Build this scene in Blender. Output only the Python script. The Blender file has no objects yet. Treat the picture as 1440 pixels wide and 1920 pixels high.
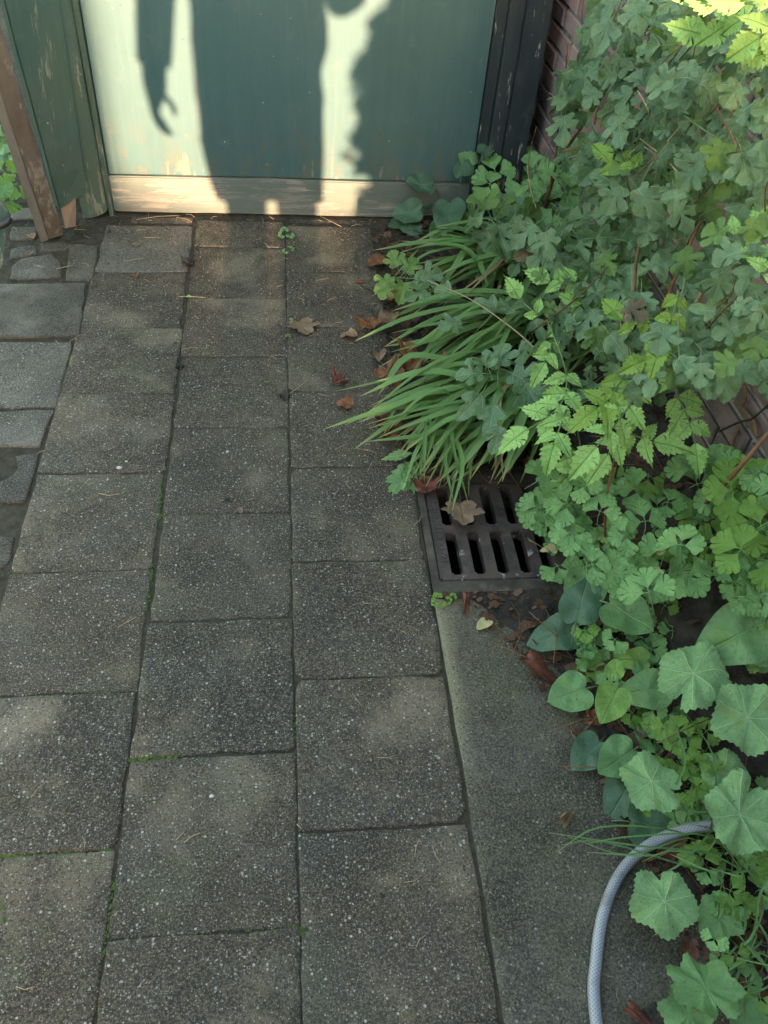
import bpy, bmesh, math, random
from mathutils import Vector, Matrix, noise
R = math.radians
rnd = random.Random(7)
SC = bpy.context.scene
COL = SC.collection

# ------------------------------------------------------------------ camera
CF, CP = 1592.03, Vector((-0.00116, -1.05164, 1.45541))
PITCH, YAW, ROLL = 0.798367, 0.157791, 0.093062
FW = Vector((math.sin(YAW)*math.cos(PITCH), math.cos(YAW)*math.cos(PITCH), -math.sin(PITCH)))
R0 = Vector((math.cos(YAW), -math.sin(YAW), 0)); U0 = R0.cross(FW)
RT = R0*math.cos(ROLL) + U0*math.sin(ROLL); UP = U0*math.cos(ROLL) - R0*math.sin(ROLL)
cam = bpy.data.objects.new('camera', bpy.data.cameras.new('camera')); COL.objects.link(cam)
cam.matrix_world = Matrix(((RT.x, UP.x, -FW.x, CP.x), (RT.y, UP.y, -FW.y, CP.y), (RT.z, UP.z, -FW.z, CP.z), (0, 0, 0, 1)))
cam.data.sensor_fit = 'VERTICAL'; cam.data.sensor_height = 36.0; cam.data.lens = CF/1920*36.0
cam.data.clip_start = 0.02; cam.data.clip_end = 500
SC.camera = cam

# ------------------------------------------------------------------ sky, sun, exposure
SUN_EL = R(7.0)
W = bpy.data.worlds.new('World'); SC.world = W; W.use_nodes = True
_bg = W.node_tree.nodes['Background']
_sky = W.node_tree.nodes.new('ShaderNodeTexSky'); _sky.sky_type = 'NISHITA'; _sky.sun_disc = False
_sky.sun_elevation = SUN_EL; _sky.sun_rotation = R(180); _sky.dust_density = 1.6; _sky.air_density = 1.3; _sky.ozone_density = 0.9
W.node_tree.links.new(_sky.outputs[0], _bg.inputs[0]); _bg.inputs[1].default_value = 0.15
sun = bpy.data.objects.new('sun', bpy.data.lights.new('sun', 'SUN')); COL.objects.link(sun)
sun.data.energy = 2.2; sun.data.angle = R(0.53); sun.data.color = (1.0, 0.66, 0.42)
sun.rotation_euler = Vector((0.0, math.cos(SUN_EL), -math.sin(SUN_EL))).to_track_quat('-Z', 'Y').to_euler()
SC.view_settings.view_transform = 'Standard'; SC.view_settings.look = 'None'
SC.view_settings.exposure = 3.42; SC.view_settings.gamma = 1.0; SC.view_settings.use_curve_mapping = False
SC.render.engine = 'CYCLES'
SC.cycles.max_bounces = 8; SC.cycles.transparent_max_bounces = 8

# ------------------------------------------------------------------ helpers
def ray(u, v): return FW + RT*((u-720)/CF) - UP*((v-960)/CF)
def at(u, v, z=None, y=None, x=None):
    d = ray(u, v)
    if z is not None: t = (z-CP.z)/d.z
    elif y is not None: t = (y-CP.y)/d.y
    else: t = (x-CP.x)/d.x
    return CP + d*t
def wall_x(y): return .873+.03*(1.95-y)
def spot(u, v, z):
    """point at height z, kept clear of the side wall"""
    P = at(u, v, z=z)
    if P.x > wall_x(P.y)-.05: P = at(u, v, x=wall_x(P.y)-.05-.03*((u*7+v*13) % 10)/10)
    return P
def depth(P): return (P-CP).dot(FW)

def tag(o, label=None, cat=None, group=None, kind=None):
    if label: o['label'] = label
    if cat: o['category'] = cat
    if group: o['group'] = group
    if kind: o['kind'] = kind
    return o
def empty(name, loc=(0, 0, 0), label=None, cat=None, group=None, kind=None):
    o = bpy.data.objects.new(name, None); COL.objects.link(o); o.location = loc; o.empty_display_size = .05
    return tag(o, label, cat, group, kind)
def link(name, me, parent=None, mw=None):
    o = bpy.data.objects.new(name, me); COL.objects.link(o)
    if mw is not None: o.matrix_world = mw
    if parent is not None:
        o.parent = parent
        o.matrix_parent_inverse = PINV.setdefault(parent.name, world_of(parent).inverted())
    return o
PINV = {}
def world_of(o):
    m = o.matrix_basis.copy()
    if o.parent is not None: m = world_of(o.parent) @ o.matrix_parent_inverse @ m
    return m
def mesh(name, vs, fs, mat, smooth=False, uvs=None):
    me = bpy.data.meshes.new(name); me.from_pydata([tuple(v) for v in vs], [], fs)
    for m in (mat if isinstance(mat, (list, tuple)) else [mat]): me.materials.append(m)
    if uvs:
        l = me.uv_layers.new(name='UVMap')
        for lp in me.loops: l.data[lp.index].uv = uvs[lp.vertex_index]
    if smooth: me.polygons.foreach_set('use_smooth', [True]*len(me.polygons))
    me.update(); return me
def bm_mesh(name, bm, mat, smooth=False):
    bmesh.ops.recalc_face_normals(bm, faces=bm.faces)
    me = bpy.data.meshes.new(name); bm.to_mesh(me); bm.free()
    for m in (mat if isinstance(mat, (list, tuple)) else [mat]): me.materials.append(m)
    if smooth: me.polygons.foreach_set('use_smooth', [True]*len(me.polygons))
    return me
def bm_box(bm, lo, hi, bev=0):
    r = bmesh.ops.create_cube(bm, size=1)
    lo, hi = Vector(lo), Vector(hi)
    for v in r['verts']: v.co = Vector([(lo[i]+hi[i])/2 + v.co[i]*(hi[i]-lo[i]) for i in range(3)])
    if bev:
        es = list({e for v in r['verts'] for e in v.link_edges})
        bmesh.ops.bevel(bm, geom=es, offset=bev, segments=2, affect='EDGES', profile=.6)
def box(name, lo, hi, mat, parent=None, bev=0.003, sub=0, wob=0.0, seed=0):
    """box with softened, slightly uneven edges; the object's origin is its centre"""
    c = (Vector(lo)+Vector(hi))/2
    bm = bmesh.new(); bm_box(bm, Vector(lo)-c, Vector(hi)-c, bev)
    if sub: bmesh.ops.subdivide_edges(bm, edges=[e for e in bm.edges if e.calc_length() > .08], cuts=sub, use_grid_fill=True)
    if wob:
        for v in bm.verts: v.co += noise.noise_vector(v.co*6+Vector((seed, seed*.7, 3)))*wob
    return link(name, bm_mesh(name, bm, mat), parent, Matrix.Translation(c))
def plank(name, quad, thick, mat, parent=None, bev=.003, cuts=6, wob=.0012, seed=0):
    """solid board from its front quad (bl, br, tr, tl) and a thickness vector"""
    q = [Vector(p) for p in quad]; th = Vector(thick); c = sum(q, Vector())/4
    bm = bmesh.new()
    vs = [bm.verts.new(p-c) for p in q] + [bm.verts.new(p-c+th) for p in q]
    for f in ((0, 1, 2, 3), (7, 6, 5, 4), (0, 4, 5, 1), (1, 5, 6, 2), (2, 6, 7, 3), (3, 7, 4, 0)): bm.faces.new([vs[i] for i in f])
    bmesh.ops.bevel(bm, geom=list(bm.edges), offset=bev, segments=2, affect='EDGES')
    bmesh.ops.subdivide_edges(bm, edges=[e for e in bm.edges if e.calc_length() > .2], cuts=cuts, use_grid_fill=True)
    for v in bm.verts: v.co += noise.noise_vector(v.co*7+Vector((seed*3.1, seed, 1)))*wob
    return link(name, bm_mesh(name, bm, mat), parent, Matrix.Translation(c))
def tube_geo(pts, rad, seg=7, cap=True, off=0):
    """tube along points; rad is a number or a list"""
    pts = [Vector(p) for p in pts]; vs, fs, n = [], [], len(pts)
    if not isinstance(rad, (list, tuple)): rad = [rad]*n
    prev = None
    for i, p in enumerate(pts):
        t = (pts[min(i+1, n-1)]-pts[max(i-1, 0)]).normalized()
        if prev is None: a = t.orthogonal().normalized()
        else: a = (prev - t*prev.dot(t)).normalized()
        prev = a; b = t.cross(a)
        for k in range(seg):
            w = 2*math.pi*k/seg; vs.append(p+(a*math.cos(w)+b*math.sin(w))*rad[i])
    for i in range(n-1):
        for k in range(seg):
            k2 = (k+1) % seg
            fs.append(tuple(off+j for j in (i*seg+k, i*seg+k2, (i+1)*seg+k2, (i+1)*seg+k)))
    if cap:
        fs.append(tuple(off+k for k in reversed(range(seg)))); fs.append(tuple(off+(n-1)*seg+k for k in range(seg)))
    return vs, fs
def spline(pts, n=6):
    P = [Vector(p) for p in pts]; out = []
    P = [P[0]*2-P[1]] + P + [P[-1]*2-P[-2]]
    for i in range(1, len(P)-2):
        for k in range(n):
            t = k/n; a, b, c, d = P[i-1:i+3]
            out.append(.5*((2*b)+(c-a)*t+(2*a-5*b+4*c-d)*t*t+(3*b-a-3*c+d)*t**3))
    out.append(P[-2]); return out
def tube(name, pts, rad, mat, parent=None, seg=7, smooth_n=5):
    s = spline(pts, smooth_n) if len(pts) > 2 else [Vector(p) for p in pts]
    if isinstance(rad, tuple): rad = [rad[0]+(rad[1]-rad[0])*i/(len(s)-1) for i in range(len(s))]
    c = s[0].copy()
    vs, fs = tube_geo([p-c for p in s], rad, seg)
    return link(name, mesh(name, vs, fs, mat, True), parent, Matrix.Translation(c))
def frame(P, n, t, s, sx=None):
    """matrix: leaf lies in the plane with normal n, tip towards t, length s"""
    n = n.normalized(); y = (t - n*t.dot(n))
    if y.length < 1e-5: y = n.orthogonal()
    y.normalize(); x = y.cross(n); sx = sx or s
    return Matrix(((x.x*sx, y.x*s, n.x*s, P.x), (x.y*sx, y.y*s, n.y*s, P.y), (x.z*sx, y.z*s, n.z*s, P.z), (0, 0, 0, 1)))

# ------------------------------------------------------------------ materials
class NT:
    def __init__(self, name):
        self.m = bpy.data.materials.new(name); self.m.use_nodes = True
        self.t = self.m.node_tree; self.t.nodes.clear()
        self.out = self.t.nodes.new('ShaderNodeOutputMaterial')
    def n(self, typ, *ins, **kw):
        nd = self.t.nodes.new('ShaderNode'+typ)
        named = kw.pop('ins', {})
        for k, v in kw.items(): setattr(nd, k, v)
        for i, v in enumerate(ins): self.put(nd, i, v)
        for k, v in named.items(): self.put(nd, k, v)
        return nd
    def put(self, nd, k, v):
        if v is None: return
        if isinstance(v, bpy.types.NodeSocket): self.t.links.new(v, nd.inputs[k])
        elif isinstance(v, bpy.types.Node): self.t.links.new(v.outputs[0], nd.inputs[k])
        else:
            s = nd.inputs[k]
            if s.type == 'RGBA' and len(v) == 3: v = (*v, 1)
            s.default_value = v
    def math(self, op, a, b=None, c=None): return self.n('Math', a, b, c, operation=op).outputs[0]
    def vmath(self, op, a, b=None, scale=None):
        nd = self.n('VectorMath', a, b, operation=op)
        if scale is not None: self.put(nd, 'Scale', scale)
        return nd.outputs[0]
    def noise(self, vec, scale, detail=4, rough=.55, dist=0): 
        return self.n('TexNoise', ins={'Vector': vec, 'Scale': scale, 'Detail': detail, 'Roughness': rough, 'Distortion': dist}).outputs[0]
    def ss(self, x, a, b, lo=0.0, hi=1.0):
        return self.n('MapRange', ins={'Value': x, 'From Min': a, 'From Max': b, 'To Min': lo, 'To Max': hi}, interpolation_type='SMOOTHSTEP').outputs[0]
    def mix(self, f, a, b, mode='MIX'):
        nd = self.n('Mix', data_type='RGBA', blend_type=mode); nd.clamp_factor = True
        for i, v in ((0, f), (6, a), (7, b)):
            self.put(nd, i, v)
        return nd.outputs[2]
    def ramp(self, f, stops):
        nd = self.n('ValToRGB', f); e = nd.color_ramp.elements
        while len(e) < len(stops): e.new(.5)
        for k, (p, c) in enumerate(stops): e[k].position = p; e[k].color = (*c, 1)
        return nd.outputs[0]
    def bump(self, h, strength=.3, dist=.002, normal=None):
        return self.n('Bump', ins={'Height': h, 'Strength': strength, 'Distance': dist, 'Normal': normal}).outputs[0]
    def bsdf(self, color, rough=.7, normal=None, spec=.4, **kw):
        nd = self.n('BsdfPrincipled', ins={'Base Color': color, 'Roughness': rough, 'Specular IOR Level': spec})
        if normal is not None: self.put(nd, 'Normal', normal)
        for k, v in kw.items(): self.put(nd, k, v)
        return nd.outputs[0]
    def done(self, sh): self.t.links.new(sh, self.out.inputs[0]); return self.m
    def pos(self): return self.n('NewGeometry').outputs['Position']
    def objpos(self): return self.n('TexCoord').outputs['Object']
    def rand(self): return self.n('ObjectInfo').outputs['Random']
    def sep(self, v): return self.n('SeparateXYZ', v).outputs

def aggregate(name, base0, base1, pale, speck=1.0, pale_amt=.5, wet=0.0, green=.3, rim=False):
    t = NT(name); rn = t.rand()
    p = t.vmath('ADD', t.pos(), t.vmath('SCALE', (7.3, 3.1, 0), scale=t.math('MULTIPLY', rn, 9.0)))
    big = t.noise(p, 4.2, 6, .62, .4); mid = t.noise(p, 14, 6, .65); fine = t.noise(p, 420, 3, .7); grit = t.noise(p, 240, 4, .75)
    c = t.mix(t.ss(mid, .3, .72), base0, base1)
    c = t.mix(t.math('MULTIPLY', t.ss(big, .47, .66), t.math('MULTIPLY_ADD', rn, pale_amt*.7, pale_amt*.5)), c, pale)       # dry, worn patches
    c = t.mix(t.math('MULTIPLY', t.ss(t.noise(p, 5.1, 4), .50, .70), green), c, (.070, .074, .036))
    c = t.mix(t.ss(t.noise(t.vmath('ADD', p, (4, 9, 2)), 3.3, 5, .6), .47, .63, 0, .72), c, (.022, .0195, .016))                       # damp, dark patches                             # algae film
    if rim:                                                   # arris worn pale where feet and water pass
        sx = t.sep(t.pos()); c = t.mix(t.math('MULTIPLY', t.math('MULTIPLY', t.ss(t.math('ADD', sx[0], t.math('MULTIPLY', mid, .03)), .365, .325), t.ss(sx[1], -.42, -.12)), .85), c, (.27, .24, .145))
    c = t.mix(t.ss(grit, .49, .62, 0, .85), c, t.mix(.6, base1, pale))
    c = t.mix(t.ss(grit, .49, .38, 0, .8), c, (.016, .015, .015))
    h = grit
    for sc, lo, rad, am in ((140, .88, .36, 1.0), (250, .84, .40, .8), (430, .72, .45, .55)):
        vo = t.n('TexVoronoi', ins={'Vector': t.vmath('MULTIPLY', p, (1, 1, .6)), 'Scale': sc, 'Randomness': 1.0})
        cs = t.n('SeparateColor', vo.outputs['Color']).outputs
        m = t.math('MULTIPLY', t.math('GREATER_THAN', cs[0], lo), t.ss(vo.outputs['Distance'], rad, rad*.72))
        stone = t.ramp(cs[1], [(0, (.10, .095, .085)), (.35, (.30, .27, .21)), (.7, (.36, .345, .31)), (1, (.50, .47, .42))])
        c = t.mix(t.math('MULTIPLY', m, am*speck), c, t.mix(.12, stone, (.30, .22, .14)))
        h = t.math('ADD', h, t.math('MULTIPLY', m, .25))
    c = t.mix(t.ss(fine, .35, .7, 0, .35), c, t.mix(.5, c, (.01, .01, .01)))
    c = t.mix(1.0, c, t.ramp(t.n('TexWhiteNoise', rn, noise_dimensions='1D').outputs[0], [(0, (.82, .82, .80)), (.5, (1, 1, 1)), (1, (.97, .93, .84))]), 'MULTIPLY')
    wn = t.ss(t.noise(p, 6, 4), .42, .62)
    rough = t.math('SUBTRACT', .88, t.math('MULTIPLY', wn, .25+wet*.4))
    return t.done(t.bsdf(c, rough, t.bump(h, .5, .0012), .35))
M = {}
M['slab'] = aggregate('aggregate_concrete', (.039, .0295, .0205), (.071, .0545, .0375), (.205, .163, .108), .9, .95, 0, .55)
M['slab_pale'] = aggregate('pale_aggregate_concrete', (.075, .066, .053), (.125, .11, .088), (.21, .19, .15), .7, .6)
M['slab_smooth'] = aggregate('smooth_grey_concrete', (.050, .043, .031), (.090, .078, .057), (.19, .165, .105), .5, .8, .7, .6, True)
def simple_noise(name, c0, c1, scale=20, rough=.8, bumpd=.002, bstr=.4, stretch=(1, 1, 1), spec=.3, third=None):
    t = NT(name); p = t.vmath('MULTIPLY', t.vmath('ADD', t.pos(), t.vmath('SCALE', (5.1, 2.7, 3.3), scale=t.rand())), stretch)
    a = t.noise(p, scale, 7, .65); b = t.noise(p, scale*6, 4, .7)
    c = t.mix(t.ss(a, .3, .7), c0, c1)
    if third: c = t.mix(t.ss(t.noise(p, scale*.5, 5), .55, .68), c, third)
    c = t.mix(t.ss(b, .45, .8, 0, .5), c, t.mix(.6, c0, (.01, .01, .01)))
    return t.done(t.bsdf(c, rough, t.bump(t.math('ADD', a, t.math('MULTIPLY', b, .5)), bstr, bumpd), spec))
M['stone'] = aggregate('split_stone', (.050, .043, .034), (.105, .090, .070), (.17, .15, .12), .25, .7, 0, .6)
M['sand'] = simple_noise('joint_sand', (.028, .024, .015), (.064, .054, .037), 40, .95, .004, .6)
M['soil'] = simple_noise('dark_soil', (.012, .0105, .009), (.045, .038, .029), 22, .85, .01, .9, third=(.06, .05, .04))
M['earth'] = simple_noise('garden_ground', (.03, .028, .02), (.06, .055, .035), 5, .95, .01, .5)
M['moss'] = simple_noise('moss', (.040, .062, .016), (.095, .135, .028), 90, .9, .003, .6)
M['stem_brown'] = simple_noise('brown_stem', (.11, .055, .028), (.22, .12, .065), 60, .7, .001, .4, (1, 1, .3))
M['stem_red'] = simple_noise('reddish_stem', (.20, .075, .035), (.30, .14, .075), 60, .6, .001, .3)
M['stem_straw'] = simple_noise('straw_stem', (.33, .23, .13), (.46, .36, .22), 50, .75, .001, .5)
M['stem_green'] = simple_noise('green_stem', (.10, .16, .06), (.15, .22, .09), 50, .55, .0005, .2)
M['black'] = simple_noise('black_metal', (.012, .012, .014), (.03, .03, .032), 30, .5, .001, .2, spec=.5)
M['mortar'] = simple_noise('lime_mortar', (.20, .195, .19), (.32, .31, .30), 40, .95, .004, .7, third=(.10, .10, .085))

def brick_mat():
    t = NT('brick'); rn = t.rand(); p = t.vmath('ADD', t.pos(), t.vmath('SCALE', (3, 7, 1), scale=rn))
    c = t.ramp(rn, [(0, (.27, .19, .19)), (.4, (.36, .23, .20)), (.75, (.30, .22, .225)), (1, (.38, .27, .24))])
    a = t.noise(p, 30, 6, .65)
    c = t.mix(t.ss(a, .45, .75, 0, .6), c, (.30, .26, .27))
    c = t.mix(t.ss(t.noise(p, 9, 4), .5, .7, 0, .5), c, (.13, .10, .095))
    c = t.mix(t.math('MULTIPLY', t.ss(t.sep(t.pos())[2], .60, .34), t.ss(t.noise(p, 7, 5, .65), .30, .55, .35, .9)), c, (.075, .063, .062))   # mottled, darker and greyer towards the lower courses
    return t.done(t.bsdf(c, .85, t.bump(a, .5, .003), .3))
M['brick'] = brick_mat()

def paint_wood(name, paint0, paint1, wood0, wood1, wear_lo, wear_hi, base_wear, wear_bottom=.0, rough=.42, chips=None, algae=0.0, horiz=False, patches=()):
    """painted boards: vertical brush grain, chips and bare wood; more bare wood towards the splash zone by the ground"""
    t = NT(name); p = t.vmath('ADD', t.pos(), t.vmath('SCALE', (3.7, 1.3, 2.1), scale=t.rand()))
    if horiz:
        sp = t.sep(p); p = t.n('CombineXYZ', sp[2], sp[1], sp[0]).outputs[0]
    grain = t.noise(t.vmath('MULTIPLY', p, (1, 1, .045)), 130, 5, .65)
    gr2 = t.noise(t.vmath('MULTIPLY', p, (1, 1, .02)), 38, 4, .6)
    blot = t.noise(t.vmath('MULTIPLY', p, (1, 1, .5)), 5, 5, .6)
    c = t.mix(t.ss(t.math('ADD', t.math('MULTIPLY', gr2, .35), t.math('MULTIPLY', blot, .65)), .3, .7), paint0, paint1)
    c = t.mix(t.ss(grain, .5, .8, 0, .12), c, t.mix(.5, paint1, (.3, .34, .3)))
    c = t.mix(t.ss(t.noise(p, 16, 5, .6), .55, .75, 0, .3), c, t.mix(.5, paint1, (.20, .22, .17)))
    if algae: c = t.mix(t.ss(blot, .5, .66, 0, algae), c, (.075, .098, .055))
    z = t.sep(t.pos())[2]
    if patches:                                               # splashed dirt low down, scuffs and runs above
        gm = t.math('MULTIPLY', t.ss(z, .42, .12), t.ss(t.noise(t.vmath('MULTIPLY', p, (1, 1, .5)), 26, 6, .7),   .42, .68, 0, .75))
        c = t.mix(gm, c, (.115, .115, .085))
        c = t.mix(t.ss(t.noise(t.vmath('MULTIPLY', p, (1, 1, .06)), 22, 4, .6), .58, .72, 0, .5), c, (.13, .17, .155))
        c = t.mix(t.ss(t.noise(p, 70, 3, .6), .66, .72, 0, .5), c, (.03, .06, .06))
    chipn = t.math('ADD', t.math('MULTIPLY', t.noise(t.vmath('MULTIPLY', p, (1, 1, .16)), 60, 6, .7), .6), t.math('MULTIPLY', t.noise(t.vmath('MULTIPLY', p, (1, 1, .35)), 9, 5, .6), .4))
    lim = t.math('SUBTRACT', base_wear, t.ss(z, wear_hi, wear_lo, 0, wear_bottom))
    for (cx, cz, rx, rz) in patches:                          # places where the paint has come away
        sp2 = t.sep(t.pos()); ex = t.math('DIVIDE', t.math('SUBTRACT', sp2[0], cx), rx); ez = t.math('DIVIDE', t.math('SUBTRACT', sp2[2], cz), rz)
        rr = t.math('SQRT', t.math('ADD', t.math('MULTIPLY', ex, ex), t.math('MULTIPLY', ez, ez)))
        lim = t.math('SUBTRACT', lim, t.ss(rr, 1.3, .0, 0, .14))
    d = t.math('SUBTRACT', chipn, lim)
    m = t.ss(d, 0, .035)
    wood = t.mix(t.ss(grain, .35, .65), wood0, wood1)
    c = t.mix(m, c, wood)
    if chips:
        cv = t.noise(p, 55, 3, .6); cm = t.ss(cv, chips, chips+.015)
        c = t.mix(cm, c, (.55, .55, .50))
    rg = t.math('ADD', rough, t.math('MULTIPLY', m, .35))
    h = t.math('ADD', t.math('MULTIPLY', grain, .5), t.math('MULTIPLY', m, -.8))
    return t.done(t.bsdf(c, rg, t.bump(h, .35, .0012), .4))
M['door'] = paint_wood('green_door_paint', (.048, .110, .114), (.066, .136, .138), (.17, .155, .115), (.27, .235, .17), .12, .26, .655, .085, .5, chips=.725, patches=((.085, .195, .045, .085), (.335, .165, .03, .05), (-.33, .17, .03, .05), (-.46, .21, .02, .05)))
M['rail'] = paint_wood('weathered_rail', (.105, .135, .120), (.155, .178, .15), (.165, .165, .14), (.275, .265, .225), .0, .14, .53, .05, .65, horiz=True)
M['casing'] = paint_wood('green_casing_paint', (.050, .092, .080), (.075, .118, .095), (.15, .16, .12), (.25, .25, .20), .0, .5, .575, .06, .5, chips=.74, algae=.35)
M['frame'] = paint_wood('black_frame_paint', (.026, .035, .040), (.048, .060, .064), (.26, .25, .22), (.42, .40, .36), .0, 1.5, .58, .02, .42)
M['grey_wood'] = paint_wood('grey_weathered_wood', (.13, .128, .12), (.20, .195, .185), (.22, .205, .185), (.27, .255, .235), 0, 1, .6, 0, .8)
M['brown_wood'] = paint_wood('brown_weathered_wood', (.085, .070, .058), (.175, .148, .125), (.17, .163, .152), (.24, .23, .215), 0, 1, .54, 0, .8)
M['raw_wood'] = paint_wood('split_raw_wood', (.22, .17, .135), (.32, .255, .205), (.16, .13, .105), (.30, .27, .235), 0, 1, .58, 0, .85)

def iron():
    t = NT('rusty_cast_iron'); p = t.pos()
    a = t.noise(p, 25, 6, .65); b = t.noise(p, 160, 4, .6); d = t.noise(p, 9, 4)
    c = t.mix(t.ss(a, .35, .65), (.032, .027, .025), (.078, .054, .045))
    c = t.mix(t.ss(b, .5, .75, 0, .5), c, (.12, .08, .065))
    c = t.mix(t.math('MULTIPLY', t.ss(t.noise(p, 30, 4, .7), .64, .68), .8), c, (.33, .31, .31))
    return t.done(t.bsdf(c, t.ss(a, .3, .7, .38, .62), t.bump(t.math('ADD', a, b), .35, .0015), .5))
M['iron'] = iron()
M['drain_frame'] = simple_noise('dirty_drain_frame', (.040, .032, .026), (.095, .078, .058), 16, .6, .002, .6, third=(.15, .135, .115))
M['pit'] = simple_noise('wet_pit', (.006, .006, .006), (.018, .017, .015), 20, .35, .004, .5)

def leaf_mat(name, c0, c1, vein, kind='pinnate', slope=.9, gap=.16, nv=7, rough=.5, trans=.35, sat_noise=.5, vw=.012, edge=None, spots=0.0, coat=.35, relief=.006):
    """leaf with real venation drawn in leaf coordinates; uv = leaf x, y"""
    t = NT(name); rn = t.rand()
    uv = t.n('UVMap').outputs[0]; s = t.sep(uv); x = t.math('SUBTRACT', s[0], 5.0); y = t.math('SUBTRACT', s[1], 5.0)
    ax = t.math('ABSOLUTE', x)
    w = t.n('TexWhiteNoise', rn, noise_dimensions='1D')
    pn = t.vmath('ADD', t.objpos(), t.vmath('SCALE', (31, 17, 5), scale=rn))
    nz = t.noise(pn, 3.0, 5, .6); fz = t.noise(pn, 16, 6, .72)
    c = t.mix(t.ss(t.math('ADD', t.math('MULTIPLY', nz, sat_noise), t.math('MULTIPLY', w.outputs[0], 1-sat_noise)), .2, .8), c0, c1)
    c = t.mix(t.ss(fz, .45, .72, 0, .5), c, t.mix(.5, c0, (.015, .025, .012)))
    c = t.mix(t.math('MULTIPLY', t.ss(t.noise(pn, 7, 3, .5), .70, .735), .75), c, (.07, .05, .025))                   # brown flecks and nibbled spots
    if kind == 'pinnate':
        q = t.math('SUBTRACT', y, t.math('MULTIPLY', ax, slope))
        k = t.math('PINGPONG', q, gap*.5)
        v1 = t.ss(k, vw*.9, 0.0, 0, .55)
        v0 = t.ss(ax, vw*1.8, vw*.3)
        v = t.math('MAXIMUM', v1, v0)
    else:
        ang = t.math('ARCTAN2', x, y); rr = t.math('SQRT', t.math('ADD', t.math('MULTIPLY', x, x), t.math('MULTIPLY', y, y)))
        st = 2*math.pi/nv
        da = t.math('PINGPONG', t.math('ADD', ang, 20*st), st*.5)
        dd = t.math('MULTIPLY', t.math('SINE', da), rr)
        v0 = t.ss(dd, vw*1.5, vw*.2)
        kk = t.math('PINGPONG', t.math('SUBTRACT', rr, t.math('MULTIPLY', da, .8)), gap*.5)
        v1 = t.ss(kk, vw*.8, 0, 0, .45)
        v = t.math('MULTIPLY', t.math('MAXIMUM', v0, v1), t.ss(rr, 1.1, .75, .25, 1))
    c = t.mix(t.math('MULTIPLY', v, .7), c, vein)
    if edge:
        c = t.mix(t.ss(t.noise(pn, 2.2, 3), .60, .72, 0, .75), c, edge)
    if spots:
        c = t.mix(t.math('MULTIPLY', t.ss(t.noise(pn, 45, 3), .64, .70), spots), c, (.55, .58, .50))
    n = t.bump(t.math('SUBTRACT', t.math('ADD', t.math('MULTIPLY', fz, .5), t.math('MULTIPLY', nz, 1.2)), v), .45, relief)
    b = t.bsdf(c, rough, n, coat)
    tr = t.n('BsdfTranslucent', ins={'Color': t.mix(.5, c, (.20, .32, .03)), 'Normal': n}).outputs[0]
    return t.done(t.n('MixShader', trans, b, tr).outputs[0])
M['maple'] = leaf_mat('blue_green_maple_leaf', (.034, .084, .036), (.175, .305, .130), (.29, .38, .22), 'palmate', nv=7, gap=.22, rough=.38, trans=.2, vw=.012, edge=(.15, .20, .075), coat=.55)
M['maple_young'] = leaf_mat('young_maple_leaf', (.10, .20, .055), (.17, .28, .07), (.25, .36, .15), 'palmate', nv=7, gap=.22, rough=.5, trans=.3, vw=.011)
M['maple_red'] = leaf_mat('pinkish_maple_leaf', (.10, .13, .075), (.20, .12, .075), (.26, .2, .13), 'palmate', nv=7, rough=.55, trans=.25, edge=(.32, .17, .10))
M['vine'] = leaf_mat('trumpet_vine_leaf', (.225, .440, .110), (.365, .575, .170), (.125, .24, .06), 'pinnate', .75, .17, rough=.48, trans=.2, vw=.014)
M['vine_yellow'] = leaf_mat('yellow_green_vine_leaf', (.23, .41, .075), (.33, .50, .10), (.17, .30, .06), 'pinnate', .75, .17, rough=.5, trans=.4, vw=.014)
M['columbine'] = leaf_mat('columbine_leaf', (.095, .230, .078), (.250, .430, .140), (.17, .30, .14), 'palmate', nv=9, gap=.3, rough=.48, trans=.16, vw=.010, edge=(.20, .32, .08))
M['columbine_lime'] = leaf_mat('lime_columbine_leaf', (.15, .30, .055), (.21, .36, .07), (.24, .38, .13), 'palmate', nv=9, gap=.3, rough=.55, trans=.35, vw=.008)
M['hollyhock'] = leaf_mat('hollyhock_leaf', (.150, .300, .115), (.275, .440, .180), (.44, .56, .30), 'palmate', nv=7, gap=.26, rough=.55, trans=.12, vw=.012, spots=.6, relief=.025, edge=(.26, .36, .09), sat_noise=.7, coat=.25)
M['ovate'] = leaf_mat('ovate_leaf', (.085, .195, .075), (.200, .350, .125), (.24, .38, .16), 'pinnate', .9, .2, rough=.42, trans=.2, vw=.011, edge=(.15, .25, .05))
M['ovate_dark'] = leaf_mat('dark_ovate_leaf', (.050, .110, .066), (.085, .155, .08), (.11, .18, .10), 'pinnate', .9, .2, rough=.35, trans=.12, vw=.01)
M['ovate_yellow'] = leaf_mat('yellowing_leaf', (.16, .30, .065), (.25, .40, .09), (.13, .23, .06), 'pinnate', .9, .2, rough=.5, trans=.3, vw=.011)
M['dead'] = leaf_mat('dead_brown_leaf', (.15, .058, .026), (.29, .120, .050), (.12, .06, .03), 'palmate', nv=6, rough=.45, trans=.1, vw=.014, edge=(.09, .04, .03))
M['dead_tan'] = leaf_mat('dry_tan_leaf', (.20, .125, .075), (.30, .20, .125), (.14, .08, .05), 'palmate', nv=6, rough=.6, trans=.15, vw=.016)
M['dead_red'] = leaf_mat('wet_red_brown_leaf', (.11, .035, .024), (.19, .06, .040), (.08, .03, .025), 'pinnate', rough=.28, trans=.1, vw=.014)
M['litter'] = leaf_mat('leaf_crumb', (.045, .024, .015), (.13, .058, .028), (.06, .03, .02), 'palmate', nv=6, rough=.5, trans=.05, sat_noise=1.0)
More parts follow.
